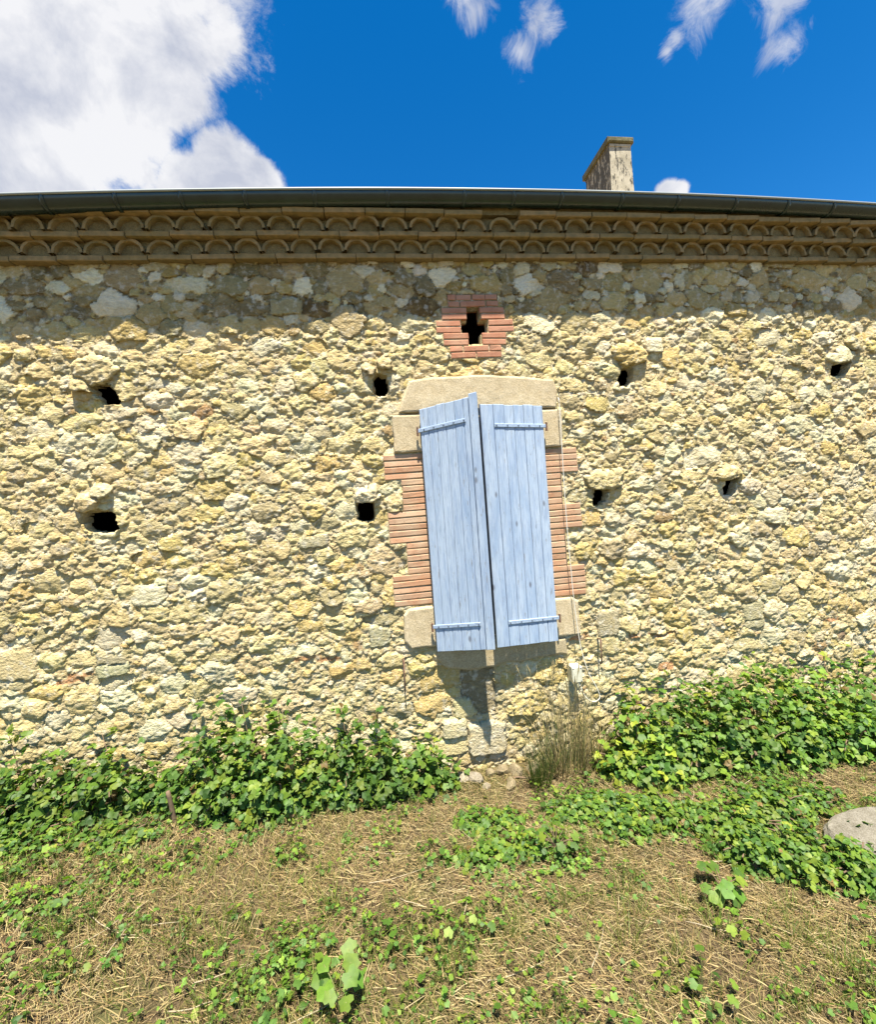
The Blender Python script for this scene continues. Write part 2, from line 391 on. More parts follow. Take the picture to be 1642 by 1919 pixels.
# stones measured on the wall: x, z in metres, width, height in cm, tint
STONES = '-2.09,3.50,12,9,w;-1.97,3.49,12,10,g;-1.83,3.50,11,10,g;-1.67,3.46,18,6,w;-1.47,3.45,21,17,p;-1.30,3.39,10,7,p;-1.11,3.40,25,9,w;-1.04,3.49,12,9,c;-2.05,3.39,22,10,g;-1.85,3.39,15,8,w;-1.68,3.37,15,9,c;-1.53,3.27,26,13,w;-1.32,3.22,15,14,c;-1.38,3.29,4,4,w;-1.27,3.32,8,4,w;-1.70,3.31,15,5,g;-2.11,3.30,8,5,g;-2.00,3.23,8,7,g;-1.75,3.24,15,8,g;-1.08,3.33,8,4,g;-0.99,3.31,11,7,g;-2.06,3.12,11,11,c;-1.89,3.12,17,11,c;-1.71,3.11,17,9,c;-1.48,3.13,25,16,y;-1.22,3.12,15,11,g;-1.07,3.12,15,11,w;-0.98,3.07,7,6,c;-1.49,3.03,12,6,c;-1.61,2.99,15,10,w;-1.34,3.02,18,9,c;-1.17,3.02,14,7,y;-1.24,2.96,14,7,c;-2.08,2.98,11,11,c;-1.96,3.00,10,9,y;-1.88,2.96,8,5,g;-1.82,2.99,8,8,y;-1.74,2.98,8,7,c;-2.00,2.89,20,11,c;-1.87,2.89,8,9,g;-1.68,2.89,30,15,c;-1.44,2.96,17,7,c;-1.07,2.90,25,17,y;-1.45,2.88,11,8,c;-1.76,2.79,12,9,c;-1.78,2.73,15,7,y;-1.52,2.75,13,13,c;-1.73,2.66,16,5,y;-1.55,2.60,17,8,w;-1.07,2.58,14,8,r;-1.37,2.60,8,5,r;-1.68,2.40,17,14,w;-2.18,2.88,9,10,w;-2.14,2.53,9,6,g;-1.13,2.71,14,5,c;-2.19,2.32,11,8,c;-1.21,2.58,15,8,w;-0.74,3.50,16,10,g;-0.87,3.50,9,9,c;-0.57,3.48,18,10,g;-0.38,3.38,13,13,w;-0.65,3.38,15,11,c;-0.84,3.39,21,13,g;-0.50,3.37,10,8,y;-0.28,3.51,20,12,g;-0.11,3.42,24,22,c;0.01,3.48,16,7,w;0.13,3.43,16,9,c;0.08,3.54,8,4,w;0.19,3.52,13,7,g;0.33,3.53,9,5,w;0.40,3.48,12,6,w;0.30,3.43,13,13,g;0.44,3.38,16,15,g;0.28,3.34,15,8,c;0.41,3.24,22,12,b;-0.27,3.38,9,9,g;0.14,3.36,6,5,w;0.14,3.27,16,7,c;-0.06,3.30,15,6,g;0.27,3.27,10,5,w;-0.56,3.41,8,3,w;-0.72,3.25,22,11,g;-0.50,3.25,20,11,s;-0.30,3.23,19,10,b;-0.17,3.27,4,7,w;-0.90,3.23,11,10,g;-0.41,3.46,7,4,w;0.05,3.30,7,4,w;-0.56,3.31,8,5,g;-0.87,3.13,16,11,p;-0.74,3.13,13,10,c;-0.59,3.12,17,13,y;-0.46,3.09,8,6,b;-0.32,3.11,16,10,g;-0.11,3.15,22,19,p;0.07,3.12,15,10,c;0.33,3.12,29,12,w;0.12,3.01,9,5,c;0.24,3.02,15,8,w;0.40,3.01,13,7,y;-0.65,2.99,21,11,w;-0.50,2.98,10,7,c;-0.87,3.00,20,8,c;-0.34,2.98,19,8,y;-0.07,2.99,14,9,c;-0.15,2.88,22,17,c;-0.85,2.85,20,8,c;-0.64,2.85,12,10,c;-0.43,2.88,12,12,y;-0.32,2.85,12,13,c;0.01,2.92,9,5,w;0.26,2.94,11,7,c;0.40,2.83,13,11,c;-0.79,2.75,16,10,w;-0.55,2.72,15,12,w;-0.90,2.75,4,6,c;-0.05,2.71,18,10,c;-0.16,2.77,14,6,c;0.16,2.70,8,10,w;0.17,2.76,10,4,w;-0.67,2.58,11,7,w;-0.54,2.56,14,6,c;-0.20,2.58,12,10,w;-0.86,2.59,22,11,g;0.16,2.61,7,5,g;-0.17,2.47,11,7,w;-0.06,2.42,22,6,c;0.11,2.41,7,7,b;0.07,2.48,12,5,w;-0.44,2.34,18,14,w;-0.20,2.32,22,12,c;0.02,2.31,20,12,c;-0.77,2.35,20,13,c;-0.60,2.34,10,10,c;-0.12,2.17,18,7,c;-1.79,2.06,18,10,c;-1.91,1.95,19,14,c;-1.56,2.06,15,6,w;-1.38,2.00,16,6,g;-1.62,1.92,11,9,c;-2.10,1.69,20,12,c;-1.97,1.78,14,8,p;-1.57,1.74,16,5,w;-1.33,1.75,16,9,y;-1.14,1.76,19,10,c;-1.12,1.66,12,6,c;-1.09,1.56,15,12,y;-1.62,1.65,13,6,c;-1.65,1.59,16,5,y;-2.27,1.61,8,10,w;-1.67,1.33,23,16,c;-1.46,1.32,19,13,c;-1.25,1.30,25,15,c;-1.29,1.19,22,10,c;-1.48,1.23,20,7,c;-1.20,1.41,13,6,w;-2.05,1.41,11,8,y;-2.19,1.36,16,8,y;-2.02,1.31,11,9,c;-2.09,1.24,20,8,g;-1.86,1.23,14,5,c;-1.74,1.18,23,15,w;-2.29,1.09,23,18,C;-2.08,1.08,18,10,c;-1.74,1.06,18,7,s;-1.74,0.98,19,8,s;-1.90,1.16,8,8,w;-1.50,1.12,13,5,w;-1.36,1.03,13,10,c;-1.72,0.91,24,7,w;-1.92,0.98,15,3,r;-1.99,0.95,16,3,r;-2.25,1.22,11,5,w;-1.12,0.89,21,18,w;-1.84,1.30,9,6,y;-1.92,1.34,8,7,c;-2.16,1.43,10,7,p;-0.07,1.98,15,10,w;-0.22,1.89,16,13,w;-0.42,1.91,16,11,y;-0.45,2.01,15,7,c;-0.28,2.00,15,7,c;-0.93,2.00,19,9,w;-0.16,1.72,30,16,c;-0.45,1.70,20,9,s;0.02,1.50,25,16,p;-0.28,1.52,20,10,y;-0.15,1.51,4,7,r;-0.80,1.58,11,7,g;-0.81,1.79,16,12,w;-0.60,1.88,8,6,c;-0.99,1.72,12,7,y;-0.89,1.72,9,8,y;-0.60,1.38,12,9,c;-0.35,1.41,13,8,y;-0.19,1.40,10,6,w;-0.85,1.48,19,6,w;-0.52,1.13,20,8,y;-0.55,1.27,19,10,y;-0.24,1.21,11,6,y;-0.16,1.18,11,4,w;-0.04,1.12,28,6,g;-0.06,1.02,14,15,s;-1.04,1.15,18,12,c;-0.79,1.04,30,8,c;-0.54,0.98,19,7,w;-0.21,0.97,4,7,r;-0.55,0.92,18,2,r;-0.39,0.89,18,2,r;-0.54,0.87,11,5,c;-0.32,0.81,21,10,y;0.01,0.73,18,15,y;0.21,0.76,19,14,y;0.26,0.84,8,8,w;-0.92,0.80,13,6,c;-0.84,1.10,8,5,c;1.02,3.45,9,14,g;1.18,3.40,25,11,w;1.44,3.40,25,16,g;1.25,3.44,13,7,c;1.33,3.52,12,7,w;1.62,3.50,17,10,b;1.80,3.50,20,10,w;1.65,3.39,14,9,g;1.82,3.40,17,14,c;1.98,3.52,16,6,g;2.14,3.52,15,6,w;2.10,3.41,24,15,c;2.26,3.50,13,7,w;2.37,3.40,13,12,w;2.24,3.44,11,4,w;2.26,3.36,8,8,w;1.14,3.24,16,9,g;1.35,3.27,26,11,c;1.82,3.25,21,13,c;1.56,3.23,15,7,c;2.02,3.27,9,9,w;2.32,3.27,17,10,c;1.72,3.14,18,7,w;2.34,3.17,9,8,w;1.23,3.32,9,3,w;1.92,3.36,7,5,w;1.01,3.34,8,8,g;1.23,3.11,29,12,w;1.94,3.09,20,7,y;1.72,3.03,18,7,c;2.10,2.93,14,10,W;1.69,2.93,13,8,w;1.39,2.90,11,6,g;1.22,2.85,21,13,c;1.05,2.81,15,10,c;1.50,2.85,23,11,c;1.00,2.93,9,6,w;1.90,2.88,25,17,y;1.74,2.75,18,9,c;2.02,2.72,21,8,c;2.25,2.84,20,14,y;1.48,2.67,20,11,c;1.68,2.66,12,7,g;1.83,2.64,16,8,w;1.41,2.56,18,12,g;1.77,2.54,15,9,w;1.46,2.43,19,8,c;1.69,2.40,21,8,w;1.99,2.34,24,9,c;2.33,2.64,16,10,w;2.21,2.44,24,11,c;1.49,2.30,22,11,w;1.64,2.31,14,6,c;2.32,2.55,12,4,c;2.43,3.00,14,9,w;2.41,3.40,9,13,c;2.66,3.53,20,7,c;2.49,3.52,14,6,g;2.84,3.52,14,8,c;2.99,3.51,11,10,w;2.68,3.42,20,13,c;3.02,3.41,16,12,c;3.14,3.52,15,5,c;3.43,3.52,17,9,c;3.62,3.49,20,12,c;3.44,3.40,30,11,c;3.66,3.38,11,8,c;3.20,3.44,13,5,c;3.80,3.46,15,6,c;3.89,3.39,17,14,c;4.02,3.35,9,7,c;2.60,3.34,17,4,w;2.73,3.28,11,9,w;2.94,3.28,11,10,w;3.13,3.28,9,8,w;2.50,3.42,8,10,c;3.07,3.13,18,8,w;3.26,3.12,11,5,w;3.42,3.17,10,13,s;3.68,3.19,14,10,g;2.61,3.14,20,10,w;3.35,3.27,7,4,w;2.63,2.98,27,14,c;2.89,2.99,16,9,y;3.10,2.97,29,11,w;3.37,2.99,21,8,y;3.56,2.95,25,11,w;3.21,2.87,32,11,c;3.69,2.81,28,8,w;3.80,2.67,25,6,c;3.74,2.59,18,6,w;2.93,2.58,19,18,w;3.26,2.67,28,12,c;2.61,2.71,16,10,w;2.76,2.73,13,11,y;2.94,2.76,16,4,c;3.41,2.75,12,9,p;2.41,2.63,21,9,w;2.69,2.62,18,6,w;3.07,2.59,12,8,w;2.80,2.30,23,12,c;3.01,2.23,21,14,w;3.30,2.28,34,14,w;3.68,2.50,17,7,w;3.50,2.37,23,7,y;3.12,2.38,15,7,c;2.98,2.43,14,8,y;2.40,2.37,17,9,c;2.45,2.28,13,7,w;3.72,2.43,19,4,w;2.59,2.36,15,9,y;3.20,2.56,13,5,c;3.99,2.87,10,10,y;3.88,3.02,13,6,w;1.64,1.98,31,14,c;1.45,1.86,22,14,g;1.79,1.83,25,11,c;2.67,1.96,25,8,c;2.35,1.93,20,15,c;1.51,2.06,12,10,w;2.45,2.10,35,15,w;1.86,1.75,14,7,w;2.02,1.75,10,6,w;2.09,1.66,14,11,b;1.69,1.68,12,11,w;1.80,1.66,10,10,w;1.53,1.70,15,14,y;2.23,1.51,12,7,g;1.85,1.54,16,11,c;1.67,1.46,19,15,g;1.45,1.46,20,12,y;2.15,1.29,16,10,g;2.03,1.32,9,6,b;2.33,1.33,15,6,w;1.64,1.32,11,5,w;1.52,1.32,13,5,w;1.77,1.25,21,14,y;1.58,1.18,17,6,p;1.83,1.05,12,4,w;2.05,1.01,17,9,y;1.60,0.92,17,19,s;1.77,0.90,18,13,c;1.44,0.95,13,6,c;1.57,0.75,25,15,c;1.81,0.80,10,3,r;2.02,0.79,20,2,r;1.37,0.84,15,4,r;2.39,0.91,15,6,w;2.44,0.76,17,6,w;2.03,0.55,14,6,r;1.72,0.54,22,9,c;1.65,0.43,12,6,y;2.26,0.99,16,7,c;2.56,1.72,12,18,c;2.48,1.60,17,9,y;2.32,1.55,12,5,w;2.57,1.32,9,7,p;2.48,1.32,12,7,g;2.20,1.98,10,5,w;1.47,2.25,16,9,c;3.20,2.06,29,13,w;2.91,2.06,13,16,w;2.83,1.84,18,14,w;3.69,1.86,30,16,w;3.45,1.80,19,9,c;3.01,1.60,27,13,w;3.24,1.58,15,7,w;2.91,1.72,17,10,w;2.94,1.50,27,10,g;3.20,1.42,27,15,y;2.90,1.39,13,9,w;2.73,1.46,18,18,w;3.45,1.40,17,10,w;3.73,1.42,23,14,c;3.60,1.12,28,15,w;2.97,1.29,17,11,c;2.85,1.17,23,12,c;3.12,0.99,18,13,c;2.79,0.88,17,15,s;2.99,0.86,22,14,w;2.80,0.78,17,6,s;3.23,0.84,25,16,c;2.94,0.67,20,14,w;3.18,0.64,15,12,g;3.72,0.81,19,14,y;3.56,0.61,8,6,v;3.36,0.54,12,9,r;3.37,0.45,8,6,r;3.48,0.74,15,2,r;2.82,0.52,22,8,c;2.44,0.76,15,6,w;2.62,0.39,32,16,c;3.73,2.02,24,9,c;3.35,1.67,17,7,w;3.77,1.05,15,6,c;0.33,0.66,29,18,y;0.27,0.49,26,13,y;0.50,0.44,17,14,C;0.41,0.31,17,12,W;0.64,0.21,27,23,W;0.37,0.18,25,12,C;0.60,0.54,24,33,d;0.97,0.41,32,16,y;0.91,0.29,18,10,y;0.87,0.22,19,3,c;0.84,0.18,13,6,c;1.14,0.61,23,15,y;0.81,0.61,12,10,y;1.03,0.17,15,10,y;0.24,0.82,14,10,y;0.80,0.07,10,9,c'
TINT = dict(d=(.30, .265, .19), W=(.66, .60, .47), C=(.63, .54, .35), c=(.61, .51, .32), w=(.68, .62, .49), y=(.59, .46, .23), g=(.43, .37, .25), p=(.56, .46, .32), b=(.35, .24, .14),
            r=(.50, .27, .16), s=(.49, .455, .34), v=(.22, .15, .14), o=(.44, .29, .17))
def lin(a, b, st): return np.arange(a, b, st)
XS = np.concatenate([lin(-4.6, -2.6, .03), lin(-2.6, 4.3, .0085), lin(4.3, 6.4, .03)])
ZS = lin(-.2, 3.585, .0085)
NX, NZ = len(XS), len(ZS)
GX, GZ = np.meshgrid(XS, ZS)
WX = GX + .011 * fbm(GX / .06, GZ / .06, 21, 3) + .004 * vnoise(GX / .018, GZ / .018, 31)
WZ = GZ + .011 * fbm(GX / .06, GZ / .06, 51, 3) + .004 * vnoise(GX / .018, GZ / .018, 61)
D1 = np.full((NZ, NX), 3.0); D2 = np.full((NZ, NX), 3.0); ID = np.full((NZ, NX), -1)
st_c, st_s, st_t, st_k = [], [], [], []
def put_stone(cx, cz, hw, hh, t, kind=0):
    i = len(st_c)
    K = random.randint(6, 8)
    a0 = random.uniform(0, 6.28)
    m = 1.5
    x0, x1 = np.searchsorted(XS, (cx - hw * m - .02, cx + hw * m + .02)); z0, z1 = np.searchsorted(ZS, (cz - hh * m - .02, cz + hh * m + .02))
    if x1 <= x0 or z1 <= z0: return
    px = WX[z0:z1, x0:x1] - cx; pz = WZ[z0:z1, x0:x1] - cz
    rot = random.gauss(0, .14) if kind == 0 else random.gauss(0, .03)
    c, s = math.cos(rot), math.sin(rot)
    px, pz = px * c + pz * s, -px * s + pz * c
    g = 0
    P = 18
    if kind == 2:                                        # squared block or brick fragment
        g = np.abs(px / hw) ** 12 + np.abs(pz / hh) ** 12; P = 12
    else:
        for k in range(K):
            a = a0 + 6.283 * (k + random.uniform(-.28, .28)) / K
            ca, sa = math.cos(a), math.sin(a)
            h = math.sqrt((hw * ca) ** 2 + (hh * sa) ** 2) * random.uniform(.80, 1.05)
            g = g + np.maximum(0, (px * ca + pz * sa) / h) ** P
    g = g ** (1.0 / P)
    sl = (slice(z0, z1), slice(x0, x1))
    d1, d2, idd = D1[sl], D2[sl], ID[sl]
    m_ = g < d1
    D2[sl] = np.where(m_, d1, np.minimum(d2, g)); D1[sl] = np.where(m_, g, d1); ID[sl] = np.where(m_, i, idd)
    st_c.append((cx, cz)); st_s.append((hw, hh)); st_t.append(t); st_k.append(kind)
for e in STONES.split(';'):
    x, z, w, h, t = e.split(',')
    hw, hh = float(w) / 200, float(h) / 200
    if t == 'r' and hw < 2.2 * hh: t = 'o'
    put_stone(float(x), float(z), max(hw, .015) * 1.03, max(hh, .013) * 1.03, t, 2 if t in 'WCd' or (t in 'rs' and (hw > 2.2 * hh or t == 's')) else 0)
POOL = 'ccccccwwwwyyggpc'
def look(x, z):
    i = min(np.searchsorted(XS, x), NX - 1); j = min(np.searchsorted(ZS, z), NZ - 1); return D1[j, i]
for lo, hi, tries, asp in ((.075, .115, 2200, .56), (.05, .075, 6000, .56), (.033, .05, 14000, .56), (.020, .033, 34000, .66), (.012, .020, 36000, .7)):
    xs = rng.uniform(-4.5, 6.3, tries); zs = rng.uniform(-.15, 3.57, tries)
    for x, z in zip(xs, zs):
        if look(x, z) < 1.12: continue
        if hi < .034 and (x < -2.7 or x > 4.4): continue
        hw = random.uniform(lo, hi); hh = hw * asp * random.uniform(.7, 1.35)
        q = .72
        if min(look(x - hw * q, z), look(x + hw * q, z), look(x, z - hh * q), look(x, z + hh * q)) < .98: continue
        put_stone(x, z, hw * 1.06, hh * 1.06, random.choice(POOL) if random.random() > .008 else 'o', 0)
NS = len(st_c)
st_c = np.array(st_c); st_s = np.array(st_s)
rs = np.random.default_rng(3)
smin = st_s.min(1)
# openings and dressed areas --------------------------------------------------
OPEN = [(.37, 1.145, .90, 2.47)]                                       # window
CROSS = [(.714, .803, 2.972, 3.233), (.668, .852, 3.055, 3.148)]        # cross-shaped vent
HOLES = [(-1.635, 2.725, .050, .062, .55), (.083, 2.714, .042, .066, 0), (1.865, 2.712, .050, .058, -.4), (3.69, 2.712, .07, .055, -.5),
         (-1.735, 1.935, .082, .062, .45), (-.092, 1.873, .052, .066, 0), (1.606, 1.851, .046, .062, -.35), (2.668, 1.856, .045, .068, -.35)]
LR = [('W', 4), ('N', 5), ('W', 5), ('N', 5), ('W', 5)]
RR = [('W', 4), ('N', 5), ('W', 4), ('N', 6), ('W', 5)]
brick_specs = []                                                         # x0, x1, z0, z1, set
def quoin(x_in, x_wide, x_nar, ztop, zbot, rows):
    n = sum(k for _, k in rows); st = (ztop - zbot) / n; z = ztop
    for kind, k in rows:
        xo = x_wide if kind == 'W' else x_nar
        for _ in range(k):
            brick_specs.append((min(x_in, xo), max(x_in, xo), z - st + .0035, z - .0035, 'q')); z -= st
quoin(.352, .060, .172, 2.243, 1.200, LR)
quoin(1.165, 1.447, 1.318, 2.220, 1.153, RR)
xr = [[(.578, .640), (.640, .752), (.752, .848), (.848, .938)], [(.583, .668), (.668, .852), (.852, .938)],
      [(.531, .712), (.805, .982)], [(.531, .712), (.805, .982)], [(.487, .666), (.853, 1.042)], [(.489, .667), (.853, 1.042)],
      [(.530, .712), (.804, .984)], [(.535, .712), (.805, .984)], [(.576, .668), (.668, .850), (.850, .940)], [(.574, .755), (.755, .941)]]
zc = 3.319; zst = (3.319 - 2.878) / 10
for row in xr:
    for a, b in row: brick_specs.append((a + .003, b - .003, zc - zst + .0035, zc - .0035, 'x'))
    zc -= zst
POLY = dict(
    lintel=[(.189, 2.522), (.342, 2.514), (1.184, 2.506), (1.303, 2.500), (1.326, 2.618), (1.299, 2.705), (1.05, 2.735), (.774, 2.758), (.55, 2.750), (.398, 2.752), (.268, 2.730), (.211, 2.609)],
    quoin_block=[(.138, 2.503), (.352, 2.503), (.352, 2.251), (.137, 2.250)],
    quoin_block2=[(1.165, 2.497), (1.352, 2.494), (1.338, 2.228), (1.165, 2.228)],
    quoin_block3=[(.115, 1.145), (.150, 1.186), (.352, 1.186), (.352, .905), (.146, .908), (.108, .967)],
    quoin_block4=[(1.165, 1.145), (1.327, 1.145), (1.376, 1.112), (1.383, .868), (1.165, .868)],
    sill=[(.323, .892), (1.187, .858), (1.268, .858), (1.271, .735), (1.055, .732), (.914, .717), (.817, .727), (.718, .707), (.544, .704), (.376, .741), (.317, .812)])
def inpoly(poly, x, z):
    r = np.zeros(x.shape, bool); n = len(poly)
    for i in range(n):
        x1, z1 = poly[i]; x2, z2 = poly[(i + 1) % n]
        c = ((z1 > z) != (z2 > z)) & (x < (x2 - x1) * (z - z1) / (z2 - z1 + 1e-12) + x1); r ^= c
    return r
flat = np.zeros((NZ, NX), bool)
for x0, x1, z0, z1, _ in brick_specs: flat |= (GX > x0 - .006) & (GX < x1 + .006) & (GZ > z0 - .006) & (GZ < z1 + .006)
for pl in POLY.values(): flat |= inpoly(pl, GX, GZ)
hole = np.zeros((NZ, NX), bool)
for x, z, a, b, sk in HOLES:
    a *= 1.12; b *= 1.12; px = WX - x; pz = WZ - z; px = px + sk * pz
    hole |= (np.abs(px / a) ** 4 + np.abs(pz / b) ** 4) < 1
for x0, x1, z0, z1 in CROSS + OPEN: hole |= (GX > x0) & (GX < x1) & (GZ > z0) & (GZ < z1)

# relief ------------------------------------------------------------------------
smear = sstep(.10, .55, fbm(GX / .42 + 30, GZ / .34 + 30, 171, 3)) * (1 - sstep(3.0, 3.2, GZ))
thr = np.where(np.array(st_k + [0])[ID] == 2, 1.0, 1.13 - .20 * smear)
isst = (D1 < thr) & ~flat & ~hole
idc = np.where(isst, ID, 0)
S = smin[idc]
edge = np.minimum(thr - D1, (D2 - D1) * .6) * S
rim = np.clip(S * .20, .004, .009)
t = np.clip(edge / rim, 0, 1)
prof = 1 - (1 - t) ** 2.4
big = np.clip((smin - .02) / .06, 0, 1)
amp = rs.uniform(.003, .011, NS) + rs.uniform(.0, .012, NS) * big
rough = rs.uniform(.45, 1.35, NS)
kind_s = np.array([k in 'sWCd' for k in st_t]); rough[kind_s] = .12; amp[kind_s] = .016
for i_, k_ in enumerate(st_t):
    if k_ == 'W': amp[i_] = .030; rough[i_] = .25
    if k_ == 'd': amp[i_] = -.012; rough[i_] = .5
high = sstep(3.08, 3.24, st_c[:, 1]); rough *= 1 - .55 * high; amp *= 1 - .1 * high
for hx, hz, a, b, sk in HOLES:                           # the stones bridging the putlog holes stand proud
    m_ = (np.abs(st_c[:, 0] - hx) < .13) & (st_c[:, 1] - hz > .05) & (st_c[:, 1] - hz < .20) & (smin > .035)
    amp[m_] = .046
qx = (GX - st_c[idc, 0]) / np.maximum(S, .01); qz = (GZ - st_c[idc, 1]) / np.maximum(S, .01)
face = np.full((NZ, NX), 9.0)
for j in range(5):
    ang = rs.uniform(0, 6.283, NS); sl = rs.uniform(.05, .85, NS); b = rs.uniform(.0, .40, NS)
    face = np.minimum(face, b[idc] + sl[idc] * (np.cos(ang)[idc] * qx + np.sin(ang)[idc] * qz))
face = np.clip(face, -1.1, .5) * np.where(kind_s[idc], .2, 1.0) * np.minimum(S, .055) * .40
nb = fbm(GX / .055, GZ / .040, 71, 3)
nf = fbm(GX / .024, GZ / .019, 81, 2)
rid = 1 - 2 * np.abs(fbm(GX / .058, GZ / .030, 91, 3))
rr = rough[idc]
rid2 = 1 - 2 * np.abs(fbm(GX / .034, GZ / .018, 96, 2))
lowz = 1 - .75 * sstep(3.06, 3.22, GZ)
upz = sstep(3.10, 3.22, GZ)
hs_ = -.011 + .006 * upz * prof + prof * (amp[idc] + face) + (.3 + .7 * prof) * rr * lowz * (.0034 * nb + .0030 * nf + .0044 * rid + .0040 * rid2)
hm = -.008 - .006 * upz + lowz * (.007 * fbm(GX / .06, GZ / .045, 101, 4, .7) + .004 * rid + .004 * rid2 + .003 * nf)
H = np.where(isst, np.maximum(hs_, -.030), hm)
H = np.where(flat, -.001 + .0012 * nf, H)
bulge = .012 * fbm(GX / .7, GZ / .6, 121, 2)
bulge = np.where((GX > -.1) & (GX < 1.6) & (GZ > .6) & (GZ < 3.4), 0, bulge)
H = H + np.where(flat | hole, 0, bulge)
H = np.where(hole, -.07, H)
PZ = GZ - .62 * np.clip(H, -.03, .07) * (~hole) + .0020 * vnoise(GX / .012, GZ / .012, 131)
PX = GX + .0022 * vnoise(GX / .013, GZ / .013, 141)
PZ = np.where(GZ > 3.57, GZ, PZ)
VERT = np.stack([PX, -H, PZ], -1).reshape(-1, 3)
tint = np.array([TINT[k] for k in st_t]) * rs.uniform(.84, 1.08, (NS, 1))
tint *= (1 + rs.uniform(-.04, .04, (NS, 3))) * np.array((1.0, .98, .81))
up = sstep(3.06, 3.18, st_c[:, 1])[:, None]                 # the courses under the eaves mix whiter and browner stone
lum = tint.mean(1, keepdims=True)
tint = tint * (1 + up * (np.clip((lum / .47), .5, 1.3) ** .9 * np.where(lum > .5, 1.0, .90) - 1)) * (1 + up * (np.where(lum > .5, np.array([[1.0, 1.01, 1.06]]), np.array([[1.02, .98, .86]])) - 1))
yv = sstep(.0, .55, fbm(GX / .16, GZ / .12, 151, 3))[..., None]
cs = tint[idc] * (1 - .30 * yv * (~kind_s[idc])[..., None]) + .30 * yv * (~kind_s[idc])[..., None] * np.array((.58, .46, .24))
newer_shaded = sstep(3.10, 3.22, GZ + .05 * fbm(GX / .3, GZ / .2, 181, 3))[..., None]       # browner mortar in the rebuilt courses, with eave shade painted in
cmz = (np.array((.53, .43, .245)) * (1 - newer_shaded) + np.array((.26, .20, .105)) * newer_shaded) * (1 + .16 * fbm(GX / .12, GZ / .1, 161, 3))[..., None]
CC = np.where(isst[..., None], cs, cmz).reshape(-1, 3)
ii = (np.arange(NZ - 1)[:, None] * NX + np.arange(NX - 1)[None]).ravel()
Q = np.stack([ii, ii + 1, ii + NX + 1, ii + NX], 1)
lab = np.where(isst, ID, -1)
FL = lab[:-1, :-1].ravel()
thru = (hole[:-1, :-1] & hole[1:, :-1] & hole[:-1, 1:] & hole[1:, 1:]).ravel()
vis = (GX[:-1, :-1] > -2.2) & (GX[:-1, :-1] < 4.0) & (GZ[:-1, :-1] > .25)
cnt = np.bincount(FL[(FL >= 0) & vis.ravel()], minlength=NS)
top = np.argsort(-cnt)[:300]
istop = np.zeros(NS + 1, bool); istop[top] = True
ftop = istop[FL] & (FL >= 0)
def sub(faces, name, skirt=0):
    u, inv = np.unique(faces, return_inverse=True)
    f = inv.reshape(faces.shape); v = VERT[u]; c = CC[u]
    if skirt:
        e = np.concatenate([f[:, [k, (k + 1) % 4]] for k in range(4)])
        key = np.sort(e, 1); key = key[:, 0].astype(np.int64) * 1000003 + key[:, 1]
        _, ix, ct = np.unique(key, return_index=True, return_counts=True)
        be = e[ix[ct == 1]]; bv, binv = np.unique(be, return_inverse=True); binv = binv.reshape(be.shape) + len(v)
        v = np.concatenate([v, v[bv] + np.array((0, skirt, 0))]); c = np.concatenate([c, c[bv]])
        f = np.concatenate([f, np.stack([be[:, 1], be[:, 0], binv[:, 0], binv[:, 1]], 1)])
    return mesh_np(name, v, quads=f, col=c)
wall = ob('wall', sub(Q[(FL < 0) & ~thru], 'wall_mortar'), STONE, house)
inf = ob('infill_stones', sub(Q[(FL >= 0) & ~ftop], 'infill_stones'), STONE, wall); inf['kind'] = 'stuff'
order = np.argsort(FL[ftop], kind='stable'); qt = Q[ftop][order]; ft = FL[ftop][order]
cut = np.flatnonzero(np.diff(ft)) + 1
for grp in np.split(qt, cut):
    ob('stone', sub(grp, 'stone', .05), STONE, wall)

# dressed stones, bricks -----------------------------------------------------------
def slab(name, poly, front, back, mat, parent, ch=.010, seed=0):
    """dressed block: outline with a rounded arris and a slightly uneven face"""
    r = random.Random(seed); pts = []
    n = len(poly)
    for i in range(n):
        a = Vector(poly[i]); b = Vector(poly[(i + 1) % n]); k = max(1, int((b - a).length / .045))
        for j in range(k): pts.append(a.lerp(b, j / k) + Vector((r.uniform(-.003, .003), r.uniform(-.003, .003))))
    c = sum(pts, Vector((0, 0))) / len(pts); m = MB(); rings = []
    area = sum(pts[i].x * pts[(i + 1) % len(pts)].y - pts[(i + 1) % len(pts)].x * pts[i].y for i in range(len(pts)))
    if area < 0: pts.reverse()
    N = len(pts)
    def inset(d):
        o = []
        for i in range(N):
            t = (pts[(i + 1) % N] - pts[i - 1]).normalized(); o.append(pts[i] + Vector((-t.y, t.x)) * d)
        return o
    for d, y in ((0, back), (0, -front + ch * 1.1), (ch * .35, -front + ch * .35), (ch * 1.2, -front)):
        rings.append([(q.x, y + (r.uniform(-.002, .002) if y < 0 and d < ch else 0), q.y) for q in inset(d)])
    vs = [v for g in rings for v in g]; fs = []
    for k in range(3):
        for i in range(N): fs.append((k * N + i, k * N + (i + 1) % N, (k + 1) * N + (i + 1) % N, (k + 1) * N + i))
    inner = [3 * N + i for i in range(N)]
    fs.append(tuple(inner))
    m.add(vs, fs)
    return ob(name, m.mesh(name), mat, parent)
surround = MB()
for x0, x1, z0, z1 in ((.172, .36, 1.20, 2.243), (1.16, 1.318, 1.153, 2.22)): surround.box(x0, x1, .0065, .05, z0, z1)
surround = ob('brick_surround', surround.mesh('brick_surround'), MORTAR, house)
vent = MB()
for x0, x1, z0, z1 in ((.54, .66, 2.89, 3.30), (.862, .97, 2.89, 3.30)): vent.box(x0, x1, .0065, .05, z0, z1)
vent = ob('cross_vent', vent.mesh('cross_vent'), MORTAR, house)
vent['label'] = 'red brick surround with a cross-shaped opening'
bm_cache = {}
